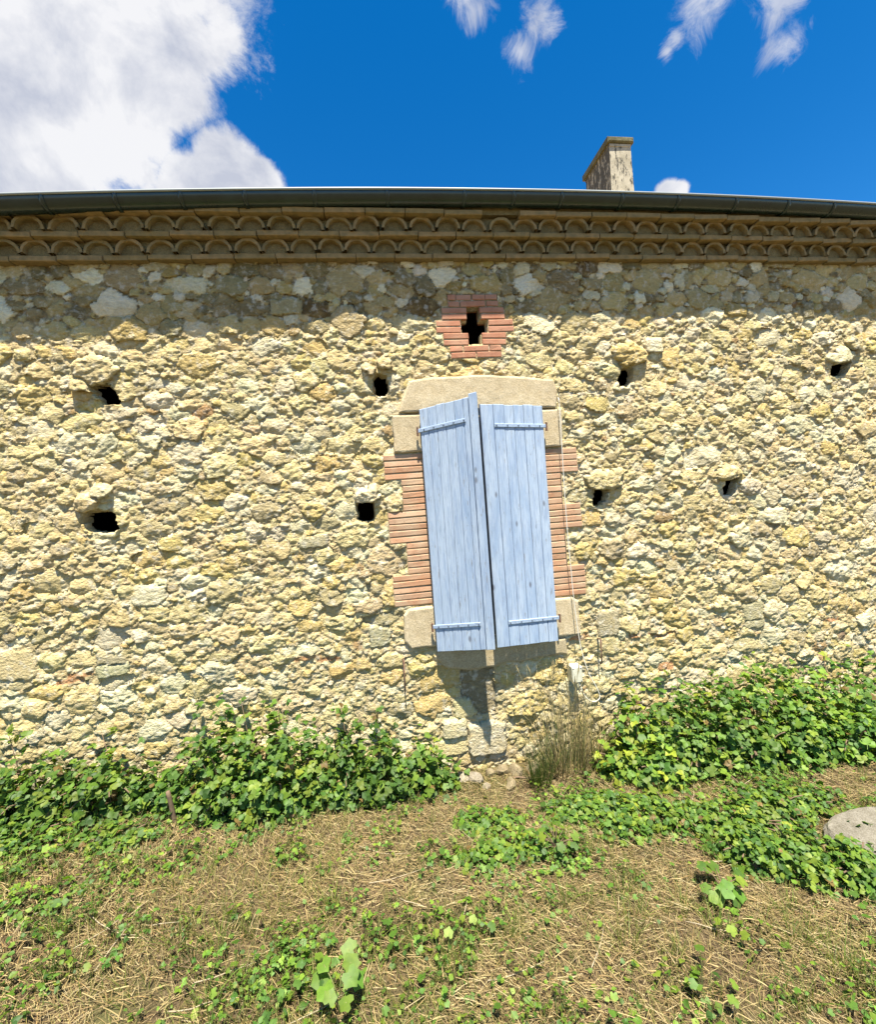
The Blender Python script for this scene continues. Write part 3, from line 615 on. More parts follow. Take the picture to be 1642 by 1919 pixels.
for x0, x1, z0, z1, s_ in brick_specs:
    w = round(x1 - x0, 2); h = round(z1 - z0, 3); key = (w, h, random.randint(0, 2), s_)
    if key not in bm_cache:
        b = MB(); b.chamfer_box(-(x1 - x0) / 2, (x1 - x0) / 2, -.004, .06 if s_ == 'q' else .11, -(z1 - z0) / 2, (z1 - z0) / 2, .004)
        b.v = [(a + random.uniform(-.0018, .0018), c + (random.uniform(-.0018, .0018) if c < 0 else 0), d + random.uniform(-.0018, .0018)) for a, c, d in b.v]
        bm_cache[key] = b.mesh('brick')
    ob('brick', bm_cache[key], BRICK if s_ == 'q' else BRICK_R, surround if s_ == 'q' else vent,
       loc=((x0 + x1) / 2 + random.uniform(-.003, .003), random.uniform(-.003, .001), (z0 + z1) / 2),
       rot=(random.gauss(0, .01), random.gauss(0, .006), 0))
slab('lintel', POLY['lintel'], .026, .12, LIME, house, .014, 1)
for i, k in enumerate(('quoin_block', 'quoin_block2', 'quoin_block3', 'quoin_block4')):
    slab('quoin_block', POLY[k], .022, .10, LIME, house, .012, 5 + i)
slab('window_sill', POLY['sill'], .014, .20, SILLM, house, .016, 9)

# shutters ---------------------------------------------------------------------------
def shutter(hx, ho, fx, fo, z0, z1, rise, edges, batten, s_top, s_bot, label):
    hinge = Vector((hx, -ho, 0)); free = Vector((fx, -fo, 0)); W_ = (free - hinge).length
    ux = (free - hinge).normalized(); mirror = fx < hx
    ang = math.atan2(ux.y, ux.x)
    # local frame: x towards the free edge, -y to the outside
    if mirror: ang += math.pi
    sg = -1 if mirror else 1
    base_m = MB()
    def lx(u): return sg * u
    def bar(u0, u1, za, zb, ya, yb):
        a, b = sorted((lx(u0), lx(u1))); mb = MB(); mb.chamfer_box(a, b, ya, yb, za, zb, .003)
        mb.v = [(x, y, z + rise * (x * sg) / W_) for x, y, z in mb.v]; return mb
    for zz in (s_top, s_bot): base_m.add(*(lambda q: (q.v, q.f))(bar(.03, W_ - .04, zz - .05, zz + .05, .014, .034)))
    base = ob('shutter', base_m.mesh('shutter_ledges'), PAINT, house, loc=(hx, -ho, 0), rot=(0, 0, ang))
    base['label'] = label
    n = len(edges) - 1
    for i in range(n):
        u0, u1 = edges[i] * W_ + .0007, edges[i + 1] * W_ - .0007
        dz = random.uniform(-.004, .004); dy = random.uniform(-.0012, .0012)
        ob('plank', bar(u0, u1, z0 + dz * .5, z1 + dz, -.0125 + dy, .0125).mesh('plank'), PAINT, base)
    if batten:
        ob('edge_batten', bar(W_ - batten, W_ + .004, z0 + .002, z1 + .016, -.026, -.0135).mesh('edge_batten'), PAINT, base)
    for zz, ln in ((s_top, .80), (s_bot, .80)):
        st = bar(-.022, W_ * ln, zz - .013, zz + .013, -.0195, -.0138)
        ob('strap_hinge', st.mesh('strap_hinge'), IRON, base)
        for k in range(5):
            u = W_ * (.07 + k * (ln - .10) / 4); nb = MB(); zz2 = zz + rise * u / W_
            nb.tube([(lx(u), -.0195, zz2), (lx(u), -.0235, zz2)], [.0050, .0032], 8)
            ob('nail', nb.mesh('nail'), NAIL, base)
        pb = MB(); pb.tube([(lx(-.020), -.016, zz - .035), (lx(-.020), -.016, zz + .024)], .008, 8)
        ob('hinge_pin', pb.mesh('hinge_pin'), RUST, base)
    return base
shutter(.326, .050, .680, .240, .884, 2.528, .035, [0, .145, .30, .455, .615, .765, .875, 1.0], .05, 2.385, 1.055,
        'left blue shutter standing further ajar, with a batten along its free edge')
shutter(1.184, .050, .728, .100, .858, 2.516, .020, [0, .155, .315, .475, .63, .80, 1.0], 0, 2.372, 1.022,
        'right blue shutter almost closed')
for x, z0, z1 in ((.089, .62, .85), (1.510, .64, .825)):
    m = MB(); m.tube([(x, .01, z1 - .01), (x + .001, -.045, z1), (x - .003, -.048, z0 + .03), (x - .006, -.030, z0)], [.007, .007, .005, .004], 6)
    ob('iron_stop', m.mesh('iron_stop', True), RUST, wall)

# cornice of canal tiles between courses of flat tiles ----------------------------------
def zdrop(x): return -.0030 * (x - .6) ** 2
cor = MB()
for o, za, zb in ((.030, 3.572, 3.70), (.082, 3.688, 3.80), (.125, 3.785, 3.84)):
    xx = np.arange(-4.6, 6.41, .11)
    for i in range(len(xx) - 1):
        a, b = xx[i], xx[i + 1]; da, db = zdrop(a), zdrop(b)
        j0, j1 = [.004 * math.sin(v * 37 + o * 100) for v in (a, b)]
        cor.add([(a, -o + j0, za + da), (b, -o + j1, za + db), (b, .12, za + db), (a, .12, za + da), (a, -o + j0, zb + da), (b, -o + j1, zb + db), (b, .12, zb + db), (a, .12, zb + da)],
                [(0, 3, 2, 1), (4, 5, 6, 7), (0, 1, 5, 4)])
cornice = ob('cornice', cor.mesh('cornice'), CORM, house)
cornice['label'] = 'eaves cornice of two rows of canal tiles and flat clay courses'
def canal():
    m = MB(); n = 12; ro, ri = .084, .067
    vs = []
    for y in (-.0, .02, .14):
        for k in range(n + 1):
            a = math.pi * k / n
            for rad in (ro, ri): vs.append((-math.cos(a) * rad * 1.02, y, math.sin(a) * rad))
    w = 2 * (n + 1); fs = []
    for k in range(n):
        a = 2 * k
        fs.append((a, a + 1, a + 3, a + 2))
        for j in range(2):
            b = j * w + a
            fs.append((b, b + 2, b + w + 2, b + w)); fs.append((b + 1, b + w + 1, b + w + 3, b + 3))
    m.add(vs, fs); return m
canal_me = []
for v in range(3):
    c = canal(); c.v = [(x + random.uniform(-.002, .002), y + random.uniform(-.002, .002), z * random.uniform(.97, 1.03)) for x, y, z in c.v]
    canal_me.append(c.mesh('canal_tile', False))
for (x0, st, z0, o) in ((.423, .178, 3.691, .122), (.514, .173, 3.580, .066)):
    k0 = int((-3.0 - x0) / st); k1 = int((4.7 - x0) / st)
    for k in range(k0, k1 + 1):
        x = x0 + k * st + random.uniform(-.008, .008)
        ob('canal_tile', random.choice(canal_me), TILE, cornice, loc=(x, -o + random.uniform(-.006, .006), z0 + zdrop(x) + random.uniform(-.004, .003)),
           rot=(random.gauss(-.03, .04), random.gauss(0, .04), random.gauss(0, .05)), scale=(random.uniform(.97, 1.03), 1, random.uniform(.97, 1.03)))
flat_me = []
for v in range(3):
    b = MB(); b.chamfer_box(-.1255, .1255, 0, .15, -.0155, .0155, .003)
    b.v = [(x + random.uniform(-.002, .002), y + random.uniform(-.002, .002), z + random.uniform(-.0015, .0015)) for x, y, z in b.v]; flat_me.append(b.mesh('flat_tile'))
for o, z in ((.046, 3.560), (.100, 3.674), (.158, 3.781)):
    x = -3.1 + o * 3
    while x < 4.8:
        if not (abs(x - .88) < .13 and o > .15):           # one flat tile has dropped out under the gutter
            ob('flat_tile', random.choice(flat_me), TILE, cornice, loc=(x, -o + random.uniform(-.004, .004), z + zdrop(x) + random.uniform(-.002, .002)),
               rot=(0, -.006 * (x - .6) + random.gauss(0, .004), random.gauss(0, .008)))
        x += .256
# gutter ---------------------------------------------------------------------------------
GR, GOC = .061, .162
def gz_(x): return 3.878 - .0079 * (x - 1.4) ** 2
def gutter_profile(r, n=14):
    return [(-math.cos(math.pi * k / n) * r, -math.sin(math.pi * k / n) * r) for k in range(n + 1)]
def sweep(xs, prof):
    m = MB(); w = len(prof)
    vs = [(x, -GOC + a, gz_(x) + b) for x in xs for a, b in prof]
    m.add(vs, [(i * w + k, (i + 1) * w + k, (i + 1) * w + k + 1, i * w + k + 1) for i in range(len(xs) - 1) for k in range(w - 1)]); return m
gx = np.arange(-4.6, 6.41, .12)
pr = gutter_profile(GR)
gut = ob('gutter', sweep(gx, pr + [(a * .97, b * .97) for a, b in reversed(gutter_profile(GR))]).mesh('gutter', True), ZINC, house)
gut['label'] = 'dark green half-round gutter'
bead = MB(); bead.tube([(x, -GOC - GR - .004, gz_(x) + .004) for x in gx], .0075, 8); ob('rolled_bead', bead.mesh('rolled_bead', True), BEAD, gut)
for x in (-2.2, -1.752, -1.369, -1.012, -.649, -.24, .207, .702, 1.031, 1.362, 1.792, 2.207, 2.651, 3.065, 3.439, 3.9, 4.35):
    m = sweep([x - .012, x + .012], [(a, b) for a, b in gutter_profile(GR + .005)])
    a = len(m.v); m.v += [(vx, -GOC + (vy + GOC) * (GR + .001) / (GR + .005), gz_(vx) + (vz - gz_(vx)) * (GR + .001) / (GR + .005)) for vx, vy, vz in m.v]
    w = 15
    for k in range(w - 1):
        m.f.append((k, k + 1, a + k + 1, a + k)); m.f.append((w + k, a + w + k, a + w + k + 1, w + k + 1))
    ob('gutter_bracket', m.mesh('gutter_bracket', True), ZINC, gut)
# roof, other walls, chimney -----------------------------------------------------------------
rf = MB()
SL_ = .29
def roofz(y): return 3.862 + (y + .16) * SL_ if y < 4.0 else 3.862 + 4.16 * SL_ - (y - 4.0) * SL_
xs = np.arange(-4.7, 6.5, .0275)
ys = [-.165, .3, 1.0, 2.0, 3.0, 4.0, 5.0, 6.0, 7.0, 8.15]
vs = []
for y in ys:
    for i, x in enumerate(xs):
        ph = (x / .22) % 1.0
        vs.append((x, y, roofz(y) - .0079 * min((x - 1.4) ** 2, 12) + .045 * abs(math.sin(math.pi * ph)) + .006 * math.sin(i * 1.7 + y)))
w = len(xs)
rf.add(vs, [(j * w + i, j * w + i + 1, (j + 1) * w + i + 1, (j + 1) * w + i) for j in range(len(ys) - 1) for i in range(w - 1)])
roof = ob('roof', rf.mesh('roof', True), ROOFT, house)
bw = MB()
bw.box(-4.6, 6.4, 7.6, 8.0, -.2, 3.75)
for xa, xb in ((-4.6, -4.25), (6.05, 6.4)): bw.box(xa, xb, .13, 7.59, -.2, 3.72)
bw.box(-4.6, 6.4, .121, .30, 3.45, 3.78)
rm = MB()                                                # closed shell added inside the wall so the holes stay dark
xa, xb, ya, yb, za, zb = -4.22, 6.02, .21, 3.2, -.15, 3.44
rm.add([(xa, ya, za), (xb, ya, za), (xb, yb, za), (xa, yb, za), (xa, ya, zb), (xb, ya, zb), (xb, yb, zb), (xa, yb, zb)], [(0, 1, 2, 3), (4, 7, 6, 5), (1, 5, 6, 2), (2, 6, 7, 3), (3, 7, 4, 0)])
for xq, xw, zq, zw in ((-4.6, 6.4, 3.44, 3.58), (-4.6, 6.4, -.2, -.15), (-4.6, -4.22, -.15, 3.44), (6.02, 6.4, -.15, 3.44)): rm.box(xq, xw, .03, .21, zq, zw)
ob('dark_shell', rm.mesh('dark_shell'), WOOD, house)
ob('rear_wall', bw.mesh('rear_wall'), MORTAR, house)
ch = MB()
cx0, cx1, cy0, cy1, ct = 2.80, 3.045, 1.53, 2.07, 5.66
bot = [(cx0 - .045, cy0 - .03), (cx1 + .015, cy0 - .03), (cx1 + .015, cy1 + .03), (cx0 - .045, cy1 + .03)]
topq = [(cx0, cy0), (cx1, cy0), (cx1, cy1), (cx0, cy1)]
n = 7; vs = []
for k in range(n + 1):
    f = k / n
    for (a, b), (c, d) in zip(bot, topq): vs.append((a + (c - a) * f + random.uniform(-.004, .004), b + (d - b) * f + random.uniform(-.004, .004), 4.25 + (ct - 4.25) * f))
ch.add(vs, [(k * 4 + i, k * 4 + (i + 1) % 4, (k + 1) * 4 + (i + 1) % 4, (k + 1) * 4 + i) for k in range(n) for i in range(4)])
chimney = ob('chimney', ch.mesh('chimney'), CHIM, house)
chimney['label'] = 'pale rendered chimney streaked with dark lichen'
cp = MB(); cp.chamfer_box(cx0 - .03, cx1 + .03, cy0 - .03, cy1 + .03, ct, ct + .06, .012); ob('chimney_cap', cp.mesh('chimney_cap'), MOSS, chimney)
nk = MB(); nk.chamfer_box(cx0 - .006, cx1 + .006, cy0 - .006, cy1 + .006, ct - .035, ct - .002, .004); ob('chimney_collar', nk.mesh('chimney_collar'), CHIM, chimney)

# cable and junction box ----------------------------------------------------------------------
cpt = [(1.319, .0, 2.556), (1.319, -.045, 2.55), (1.317, -.046, 2.294), (1.315, -.044, 1.988), (1.315, -.045, 1.602), (1.322, -.046, 1.331), (1.326, -.05, 1.136),
       (1.345, -.06, .822), (1.384, -.075, .621), (1.437, -.085, .496), (1.452, -.09, .427), (1.402, -.09, .405), (1.345, -.085, .450), (1.308, -.07, .558)]
def smooth_pts(p, k=5):
    p = [Vector(q) for q in p]; o = []
    for i in range(len(p) - 1):
        a = p[max(i - 1, 0)]; b = p[i]; c = p[i + 1]; d = p[min(i + 2, len(p) - 1)]
        for j in range(k):
            t = j / k; o.append(.5 * ((2 * b) + (c - a) * t + (2 * a - 5 * b + 4 * c - d) * t * t + (3 * b - a - 3 * c + d) * t ** 3))
    return o + [p[-1]]
m = MB(); m.tube(smooth_pts(cpt), .0030, 6)
tag(ob('electric_cable', m.mesh('electric_cable', True), CABLE), 'thin white cable hanging down the wall beside the right shutter', 'cable')
jb = ob('junction_box', None, loc=(1.300, -.045, .606))
tag(jb, 'small cream plastic junction box fixed low on the stone wall', 'box')
m = MB(); m.chamfer_box(-.037, .037, -.022, .045, -.055, .055, .004); ob('box_body', m.mesh('box_body'), BOXM, jb)
m = MB(); m.chamfer_box(-.039, .039, -.038, -.0235, -.057, .057, .006); ob('box_cover', m.mesh('box_cover'), BOXM, jb)
for sx in (-1, 1):
    for sz in (-1, 1):
        m = MB(); m.tube([(sx * .028, -.037, sz * .046), (sx * .028, -.0395, sz * .046)], .004, 8); ob('screw', m.mesh('screw'), NAIL, jb)
# ------------------------------------------------------------------ ground
def gz0(x, y):
    x = np.asarray(x, float); y = np.asarray(y, float)
    return .30 * sstep(0, 1, (0.6 - x) / 3.0) + .06 * np.clip(-y, 0, 3.2)
def gzn(x, y):
    x = np.asarray(x, float); y = np.asarray(y, float)
    near = np.clip(1 - (np.abs(x) + np.abs(y)) / 14, 0, 1)
    return gz0(x, y) + near * (.030 * fbm(x / .55 + 40, y / .55 + 40, 201, 3) + .010 * fbm(x / .12 + 40, y / .12 + 40, 211, 2))
def gh(x, y): return float(gzn(x, y))
gx_ = np.concatenate([-np.geomspace(90, 4.6, 18)[:-1], np.arange(-4.6, 5.2, .03), np.geomspace(5.2, 90, 18)])
gy_ = np.concatenate([-np.geomspace(90, 3.6, 18)[:-1], np.arange(-3.6, .16, .03), np.geomspace(.2, 120, 14)])
A, B = np.meshgrid(gx_, gy_)
GV = np.stack([A, B, gzn(A, B)], -1).reshape(-1, 3)
n = len(gx_); i0 = (np.arange(len(gy_) - 1)[:, None] * n + np.arange(n - 1)[None]).ravel()
g = ob('ground', mesh_np('ground', GV, quads=np.stack([i0, i0 + 1, i0 + n + 1, i0 + n], 1)), SOIL); g['kind'] = 'structure'

# ------------------------------------------------------------------ straw: dry mown stalks lying on the soil
def strips(n, px, py, base_z, length, width, az, pitch, bend, col, seg=2, taper=.6):
    """n thin bent blades as one vertex/face array"""
    r = rng
    ca, sa = np.cos(az), np.sin(az)
    V = np.zeros((n, (seg + 1) * 2, 3)); C = np.zeros((n, (seg + 1) * 2, 3))
    x = px.copy(); y = py.copy(); z = base_z.copy(); p = pitch.copy()
    tw = r.uniform(-.9, .9, n)
    for k in range(seg + 1):
        w = width * (1 - (1 - taper) * k / seg) * .5
        V[:, 2 * k, 0] = x - sa * w; V[:, 2 * k, 1] = y + ca * w; V[:, 2 * k, 2] = z + tw * w
        V[:, 2 * k + 1, 0] = x + sa * w; V[:, 2 * k + 1, 1] = y - ca * w; V[:, 2 * k + 1, 2] = z - tw * w
        st = length / seg
        x = x + ca * np.cos(p) * st; y = y + sa * np.cos(p) * st; z = z + np.sin(p) * st; p = p - bend / seg
        C[:, 2 * k] = C[:, 2 * k + 1] = col
    b = np.arange(n)[:, None] * ((seg + 1) * 2)
    F = np.concatenate([np.stack([b[:, 0] + 2 * k, b[:, 0] + 2 * k + 1, b[:, 0] + 2 * k + 3, b[:, 0] + 2 * k + 2], 1) for k in range(seg)])
    return V.reshape(-1, 3), F, C.reshape(-1, 3)
def join(parts):
    V, F, C = [], [], []; b = 0
    for v, f, c in parts: V.append(v); F.append(f + b); C.append(c); b += len(v)
    return np.concatenate(V), np.concatenate(F), np.concatenate(C)
def pick(n, pal):
    pal = np.array(pal); return pal[rng.integers(0, len(pal), n)] * rng.uniform(.75, 1.2, (n, 1))
def scatter(n, f=None):
    """points in the lawn in front of the wall, denser near the camera's side"""
    x = rng.uniform(-3.2, 4.2, n); y = rng.uniform(-2.5, -.02, n)
    return x, y
SP = [(.34, .27, .12), (.30, .23, .10), (.25, .18, .075), (.32, .235, .105), (.20, .14, .06), (.16, .105, .045), (.35, .28, .15), (.11, .072, .035), (.24, .155, .06), (.13, .09, .04)]
N1 = 165000
x, y = scatter(N1)
dens = fbm(x / .4 + 60, y / .4 + 60, 301, 3)
k = dens > rng.uniform(-1.1, .2, N1); x, y = x[k], y[k]; m_ = len(x)
swath = 2.6 + .9 * fbm(x / .6 + 9, y / .6 + 9, 311, 2)
S1 = strips(m_, x, y, gzn(x, y) + rng.uniform(.002, .022, m_), rng.uniform(.015, .085, m_), rng.uniform(.0010, .0026, m_),
            np.where(rng.random(m_) < .55, swath + rng.normal(0, .5, m_), rng.uniform(0, 6.28, m_)), rng.uniform(-.08, .30, m_), rng.uniform(-.1, .6, m_), pick(m_, SP))
N2 = 22000                                              # short standing stubble
x, y = scatter(N2)
S2 = strips(N2, x, y, gzn(x, y) - .004, rng.uniform(.02, .075, N2), rng.uniform(.0014, .003, N2), rng.uniform(0, 6.28, N2), rng.uniform(.5, 1.5, N2), rng.uniform(0, .8, N2),
            pick(N2, [(.32, .25, .10), (.24, .20, .07), (.17, .17, .045), (.36, .28, .13)]), 2, .3)
v, f, c = join([S1, S2])
o = ob('straw', mesh_np('straw', v, quads=f, col=c, smooth=False), STRAW); tag(o, 'dry mown stalks and straw lying over brown soil', 'straw', kind='stuff')
N3 = 95000                                              # short living grass in patches
x, y = scatter(N3)
d3 = fbm(x / .5 + 20, y / .5 + 20, 321, 3) + .25 * sstep(-.8, -1.7, y)
k = d3 > rng.uniform(-.35, .6, N3); x, y = x[k], y[k]; m_ = len(x)
v, f, c = strips(m_, x, y, gzn(x, y) - .004, rng.uniform(.03, .10, m_), rng.uniform(.0015, .0034, m_), rng.uniform(0, 6.28, m_), rng.uniform(.7, 1.5, m_), rng.uniform(.1, 1.2, m_),
                 pick(m_, [(.13, .17, .028), (.19, .21, .045), (.10, .14, .022), (.27, .24, .075), (.30, .24, .09)]), 3, .15)
o = ob('grass', mesh_np('grass', v, quads=f, col=c, smooth=False), LEAF); tag(o, 'short green grass blades growing through the straw', 'grass', kind='stuff')

# ------------------------------------------------------------------ leaves
def leaflet(L, W, fold=.25, curl=.2, tip=1.0):
    """ovate leaflet along +x: verts, faces"""
    ys = [0, .36, .46, .30]; xs = [0, .22, .52, .80]
    mid = [(0, 0, 0), (.25 * L, 0, -.01 * L), (.55 * L, 0, -.06 * curl * L), (.82 * L, 0, -.22 * curl * L), (L * tip, 0, -.5 * curl * L)]
    vs = list(mid)
    for s in (1, -1):
        for xx, yy, k in ((.20, .36, 1), (.46, .46, 2), (.78, .21, 3)):
            vs.append((xx * L, s * yy * W, mid[k][2] + fold * yy * W))
    fs = [(0, 1, 5), (1, 2, 6, 5), (2, 3, 7, 6), (3, 4, 7), (0, 8, 1), (1, 8, 9, 2), (2, 9, 10, 3), (3, 10, 4)]
    return vs, fs
def lobed(L, fold=.2):
    """five-lobed vine or ivy leaf, stalk end at the origin, growing along +x"""
    pol = [(180, .22), (146, .62), (116, .76), (92, .66), (64, .88), (44, .78), (24, .76), (0, 1.0)]
    ring = [(a, r) for a, r in pol] + [(-a, r) for a, r in reversed(pol[1:-1])]
    vs = [(.35 * L, 0, 0)]
    for a, r in ring: vs.append((.35 * L + .62 * r * L * math.cos(R(a)), .62 * r * L * math.sin(R(a)), fold * abs(math.sin(R(a))) * r * L * .5 - .12 * r * r * L * random.uniform(.3, 1.3)))
    n = len(ring); fs = [(0, 1 + i, 1 + (i + 1) % n) for i in range(n)]
    return vs, fs
def xform(vs, M): return [tuple(M @ Vector(v)) for v in vs]
def leaf_geo(kind, L):
    m = MB()
    if kind == 'tri':
        m.add([(0, .0012, 0), (0, -.0012, 0), (.42 * L, -.001, .02 * L), (.42 * L, .001, .02 * L)], [(0, 1, 2, 3)])
        for a, l, x in ((0, 1.0, .45), (1.15, .86, .40), (-1.15, .86, .40)):
            M = Matrix.Translation((x * L, 0, .02 * L)) @ Matrix.Rotation(a + random.uniform(-.15, .15), 4, 'Z') @ Matrix.Rotation(random.uniform(-.1, .35), 4, 'Y') @ Matrix.Rotation(random.uniform(-.35, .35), 4, 'X')
            v, f = leaflet(.66 * l * L, .58 * l * L, random.uniform(.1, .35), random.uniform(.1, .5)); m.add(xform(v, M), f)
    elif kind == 'ovate':
        v, f = leaflet(L, .85 * L, random.uniform(.1, .4), random.uniform(.1, .5)); m.add(v, f)
    else:
        v, f = lobed(L); m.add(v, f)
    return m
def leaf_mesh(kind, L, col):
    m = leaf_geo(kind, L); me = m.mesh('leaf', True)
    a = me.color_attributes.new('Col', 'FLOAT_COLOR', 'POINT')
    c = np.ones((len(m.v), 4), np.float32); c[:, :3] = col; a.data.foreach_set('color', c.ravel()); me.materials.append(LEAF); return me
GREENS = [(.078, .160, .020), (.115, .210, .024), (.055, .125, .020), (.145, .230, .026), (.088, .170, .028), (.18, .245, .030)]
YG = (.24, .28, .03)
TRI = [leaf_mesh('tri', .060, GREENS[i % 6]) for i in range(12)]
TRI_B = [leaf_mesh('tri', .055, (.20, .135, .045)), leaf_mesh('ovate', .04, (.16, .10, .035))]
TRI_Y = [leaf_mesh('tri', .064, YG) for i in range(2)]
OVA = [leaf_mesh('ovate', .036, GREENS[(i + 1) % 6]) for i in range(6)]
LOB = [leaf_mesh('lobed', .050, GREENS[(i + 3) % 6]) for i in range(5)]
VINE = [leaf_mesh('lobed', .068, (.12 + .02 * i, .25, .03)) for i in range(3)]
FINE = [leaf_mesh('ovate', .030, (.13, .19, .03)) for i in range(3)]
def orient(nrm, spin):
    """matrix whose z is nrm, x turned by spin"""
    z = Vector(nrm).normalized(); a = z.orthogonal().normalized(); b = z.cross(a)
    x = a * math.cos(spin) + b * math.sin(spin); y = z.cross(x)
    return Matrix(((x.x, y.x, z.x), (x.y, y.y, z.y), (x.z, y.z, z.z))).to_4x4()
def mesh_data(me):
    v = np.empty(len(me.vertices) * 3, np.float32); me.vertices.foreach_get('co', v); c = np.empty(len(me.vertices) * 4, np.float32); me.color_attributes['Col'].data.foreach_get('color', c)
    return v.reshape(-1, 3), [tuple(p.vertices) for p in me.polygons], c.reshape(-1, 4)[:, :3]
MD = {}
def joined(name, items, mat):
    """many placed leaves as one mesh: items = (mesh, matrix, tone)"""
    V, F, C = [], [], []; b = 0
    for me, M, tone in items:
        if me.name not in MD: MD[me.name] = mesh_data(me)
        v, f, c = MD[me.name]; A_ = np.array(M)
        V.append(v @ A_[:3, :3].T + A_[:3, 3]); C.append(c * tone); F += [tuple(i + b for i in q) for q in f]; b += len(v)
    V = np.concatenate(V); C = np.concatenate(C)
    q = [p for p in F if len(p) == 4]; t3 = [p for p in F if len(p) == 3]
    me = mesh_np(name, V, quads=q or None, tris=t3 or None, col=C); me.materials.append(mat); return me

def bush(name, label, cat, base, lobes, nleaf, nfill, kinds, sprigs=(), yellow=0.0, smin_=.75, smax_=1.25, group=None, part='leaf', cap=200):
    """lobes: (x, y, rx, ry, h) domes standing on the ground; leaves over the outside, darker fill and stems within"""
    rt = ob(name, None, loc=(base[0], base[1], gh(*base[:2]))); tag(rt, label, cat, group); B0 = Vector(rt.location)
    wts = [l[2] * l[4] + l[2] * l[3] for l in lobes]; leaves = []; fills = []; st = MB()
    def sample(rad):
        l = random.choices(lobes, wts)[0]
        while True:
            d = Vector((random.gauss(0, 1), random.gauss(0, 1), abs(random.gauss(0, 1)))).normalized()
            if d.y < .55: break
        k = rad(); x, y = l[0] + l[2] * d.x * k, l[1] + l[3] * d.y * k
        wob = .92 + .30 * math.sin(x * 21 + l[0] * 5) * math.cos(y * 19)
        z = gh(x, y) + .015 + l[4] * d.z * k * wob
        return Vector((x, min(y, -.05), z)), Vector((d.x / l[2], d.y / l[3], d.z / l[4])).normalized()
    nleaf = int(nleaf * 2.6); nfill = int(nfill * .8)
    for i in range(nleaf):
        p, nn = sample(lambda: random.uniform(.62, 1.10) if random.random() < .9 else random.uniform(1.0, 1.28))
        nrm = (nn * .75 + Vector((0, -.15, .75)) + Vector((random.gauss(0, .38), random.gauss(0, .38), random.gauss(0, .3)))).normalized()
        leaves.append((p, nrm))
    for i in range(nfill):
        p, nn = sample(lambda: random.uniform(.25, .85))
        nrm = (nn * .3 + Vector((random.gauss(0, .6), random.gauss(0, .6), .7))).normalized(); fills.append((p, nrm))
    for (sx, sy, sh, sn) in sprigs:
        g0 = Vector((sx, sy, gh(sx, sy)))
        tip = g0 + Vector((random.uniform(-.06, .06), random.uniform(-.05, .03), sh))
        st.tube([g0, g0.lerp(tip, .5) + Vector((.015, 0, 0)), tip], [.004, .003, .0015], 5)
        for k_ in range(sn):
            f_ = random.uniform(.35, 1.0); p = g0.lerp(tip, f_) + Vector((random.gauss(0, .035), random.gauss(-.01, .03), random.gauss(0, .015)))
            leaves.append((Vector((p.x, min(p.y, -.045), p.z)), (Vector((random.gauss(0, .5), random.gauss(-.3, .4), .8))).normalized()))
    for l in lobes:
        for k_ in range(7):
            a = random.uniform(0, 6.28); b_ = Vector((l[0] + .3 * l[2] * math.cos(a), min(l[1] + .3 * l[3] * math.sin(a), -.04), 0)); b_.z = gh(b_.x, b_.y) - .01
            e = Vector((l[0] + .9 * l[2] * math.cos(a), min(l[1] + .9 * l[3] * math.sin(a), -.05), b_.z + l[4] * random.uniform(.4, .9)))
            mid = b_.lerp(e, .5) + Vector((0, 0, l[4] * .25)); st.tube(smooth_pts([b_, mid, e], 3), .0035, 5)
    for l0, l1 in zip(lobes, lobes[1:]):
        e0, e1 = Vector((l0[0], l0[1], gh(l0[0], l0[1]) + .02)), Vector((l1[0], l1[1], gh(l1[0], l1[1]) + .02))
        st.tube(smooth_pts([e0, e0.lerp(e1, .5) + Vector((0, -.02, .02)), e1], 3), .003, 5)
    random.shuffle(leaves)
    def place(p, nrm, sc_=1.0):
        s = random.uniform(smin_, smax_) * sc_
        return Matrix.Translation(p - B0) @ orient(nrm, random.uniform(0, 6.28)) @ Matrix.Translation((-.05 * s, 0, 0)) @ Matrix.Scale(s, 4)
    def pickm():
        if random.random() < .035: return random.choice(TRI_B)
        return random.choice(TRI_Y) if random.random() < yellow + .012 else random.choice(random.choice(kinds))
    for p, nrm in leaves[:cap]:
        o = ob(part, pickm(), None, rt); o.matrix_local = place(p, nrm)
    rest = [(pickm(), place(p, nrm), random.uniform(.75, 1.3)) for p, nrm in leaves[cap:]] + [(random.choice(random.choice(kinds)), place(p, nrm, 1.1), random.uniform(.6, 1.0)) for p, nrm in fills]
    if rest:
        fo = ob('foliage', joined('foliage', rest, LEAF), None, rt); fo['kind'] = 'stuff'
    st.v = [tuple(Vector(v) - B0) for v in st.v]
    ob('stems', st.mesh('stems', True), WOOD, rt)
    return rt
K1 = [TRI, TRI, TRI, OVA]; K2 = [TRI, TRI, LOB, OVA]
bush('bramble_bush', 'dark green bramble bush low against the wall beneath the large squared block', 'bush', (-2.0, -.25),
     [(-2.45, -.20, .30, .22, .32), (-2.05, -.22, .30, .24, .28), (-1.68, -.22, .26, .23, .29), (-2.25, -.36, .3, .14, .17)], 420, 300, K1, [(-2.22, -.12, .46, 14), (-1.72, -.12, .40, 10)])
bush('bramble_bush', 'thin low bramble between the dark bush and the tall mound, wall stones showing above it', 'bush', (-1.38, -.2), [(-1.42, -.20, .20, .18, .17), (-1.25, -.25, .16, .18, .20)], 110, 60, K2, [])
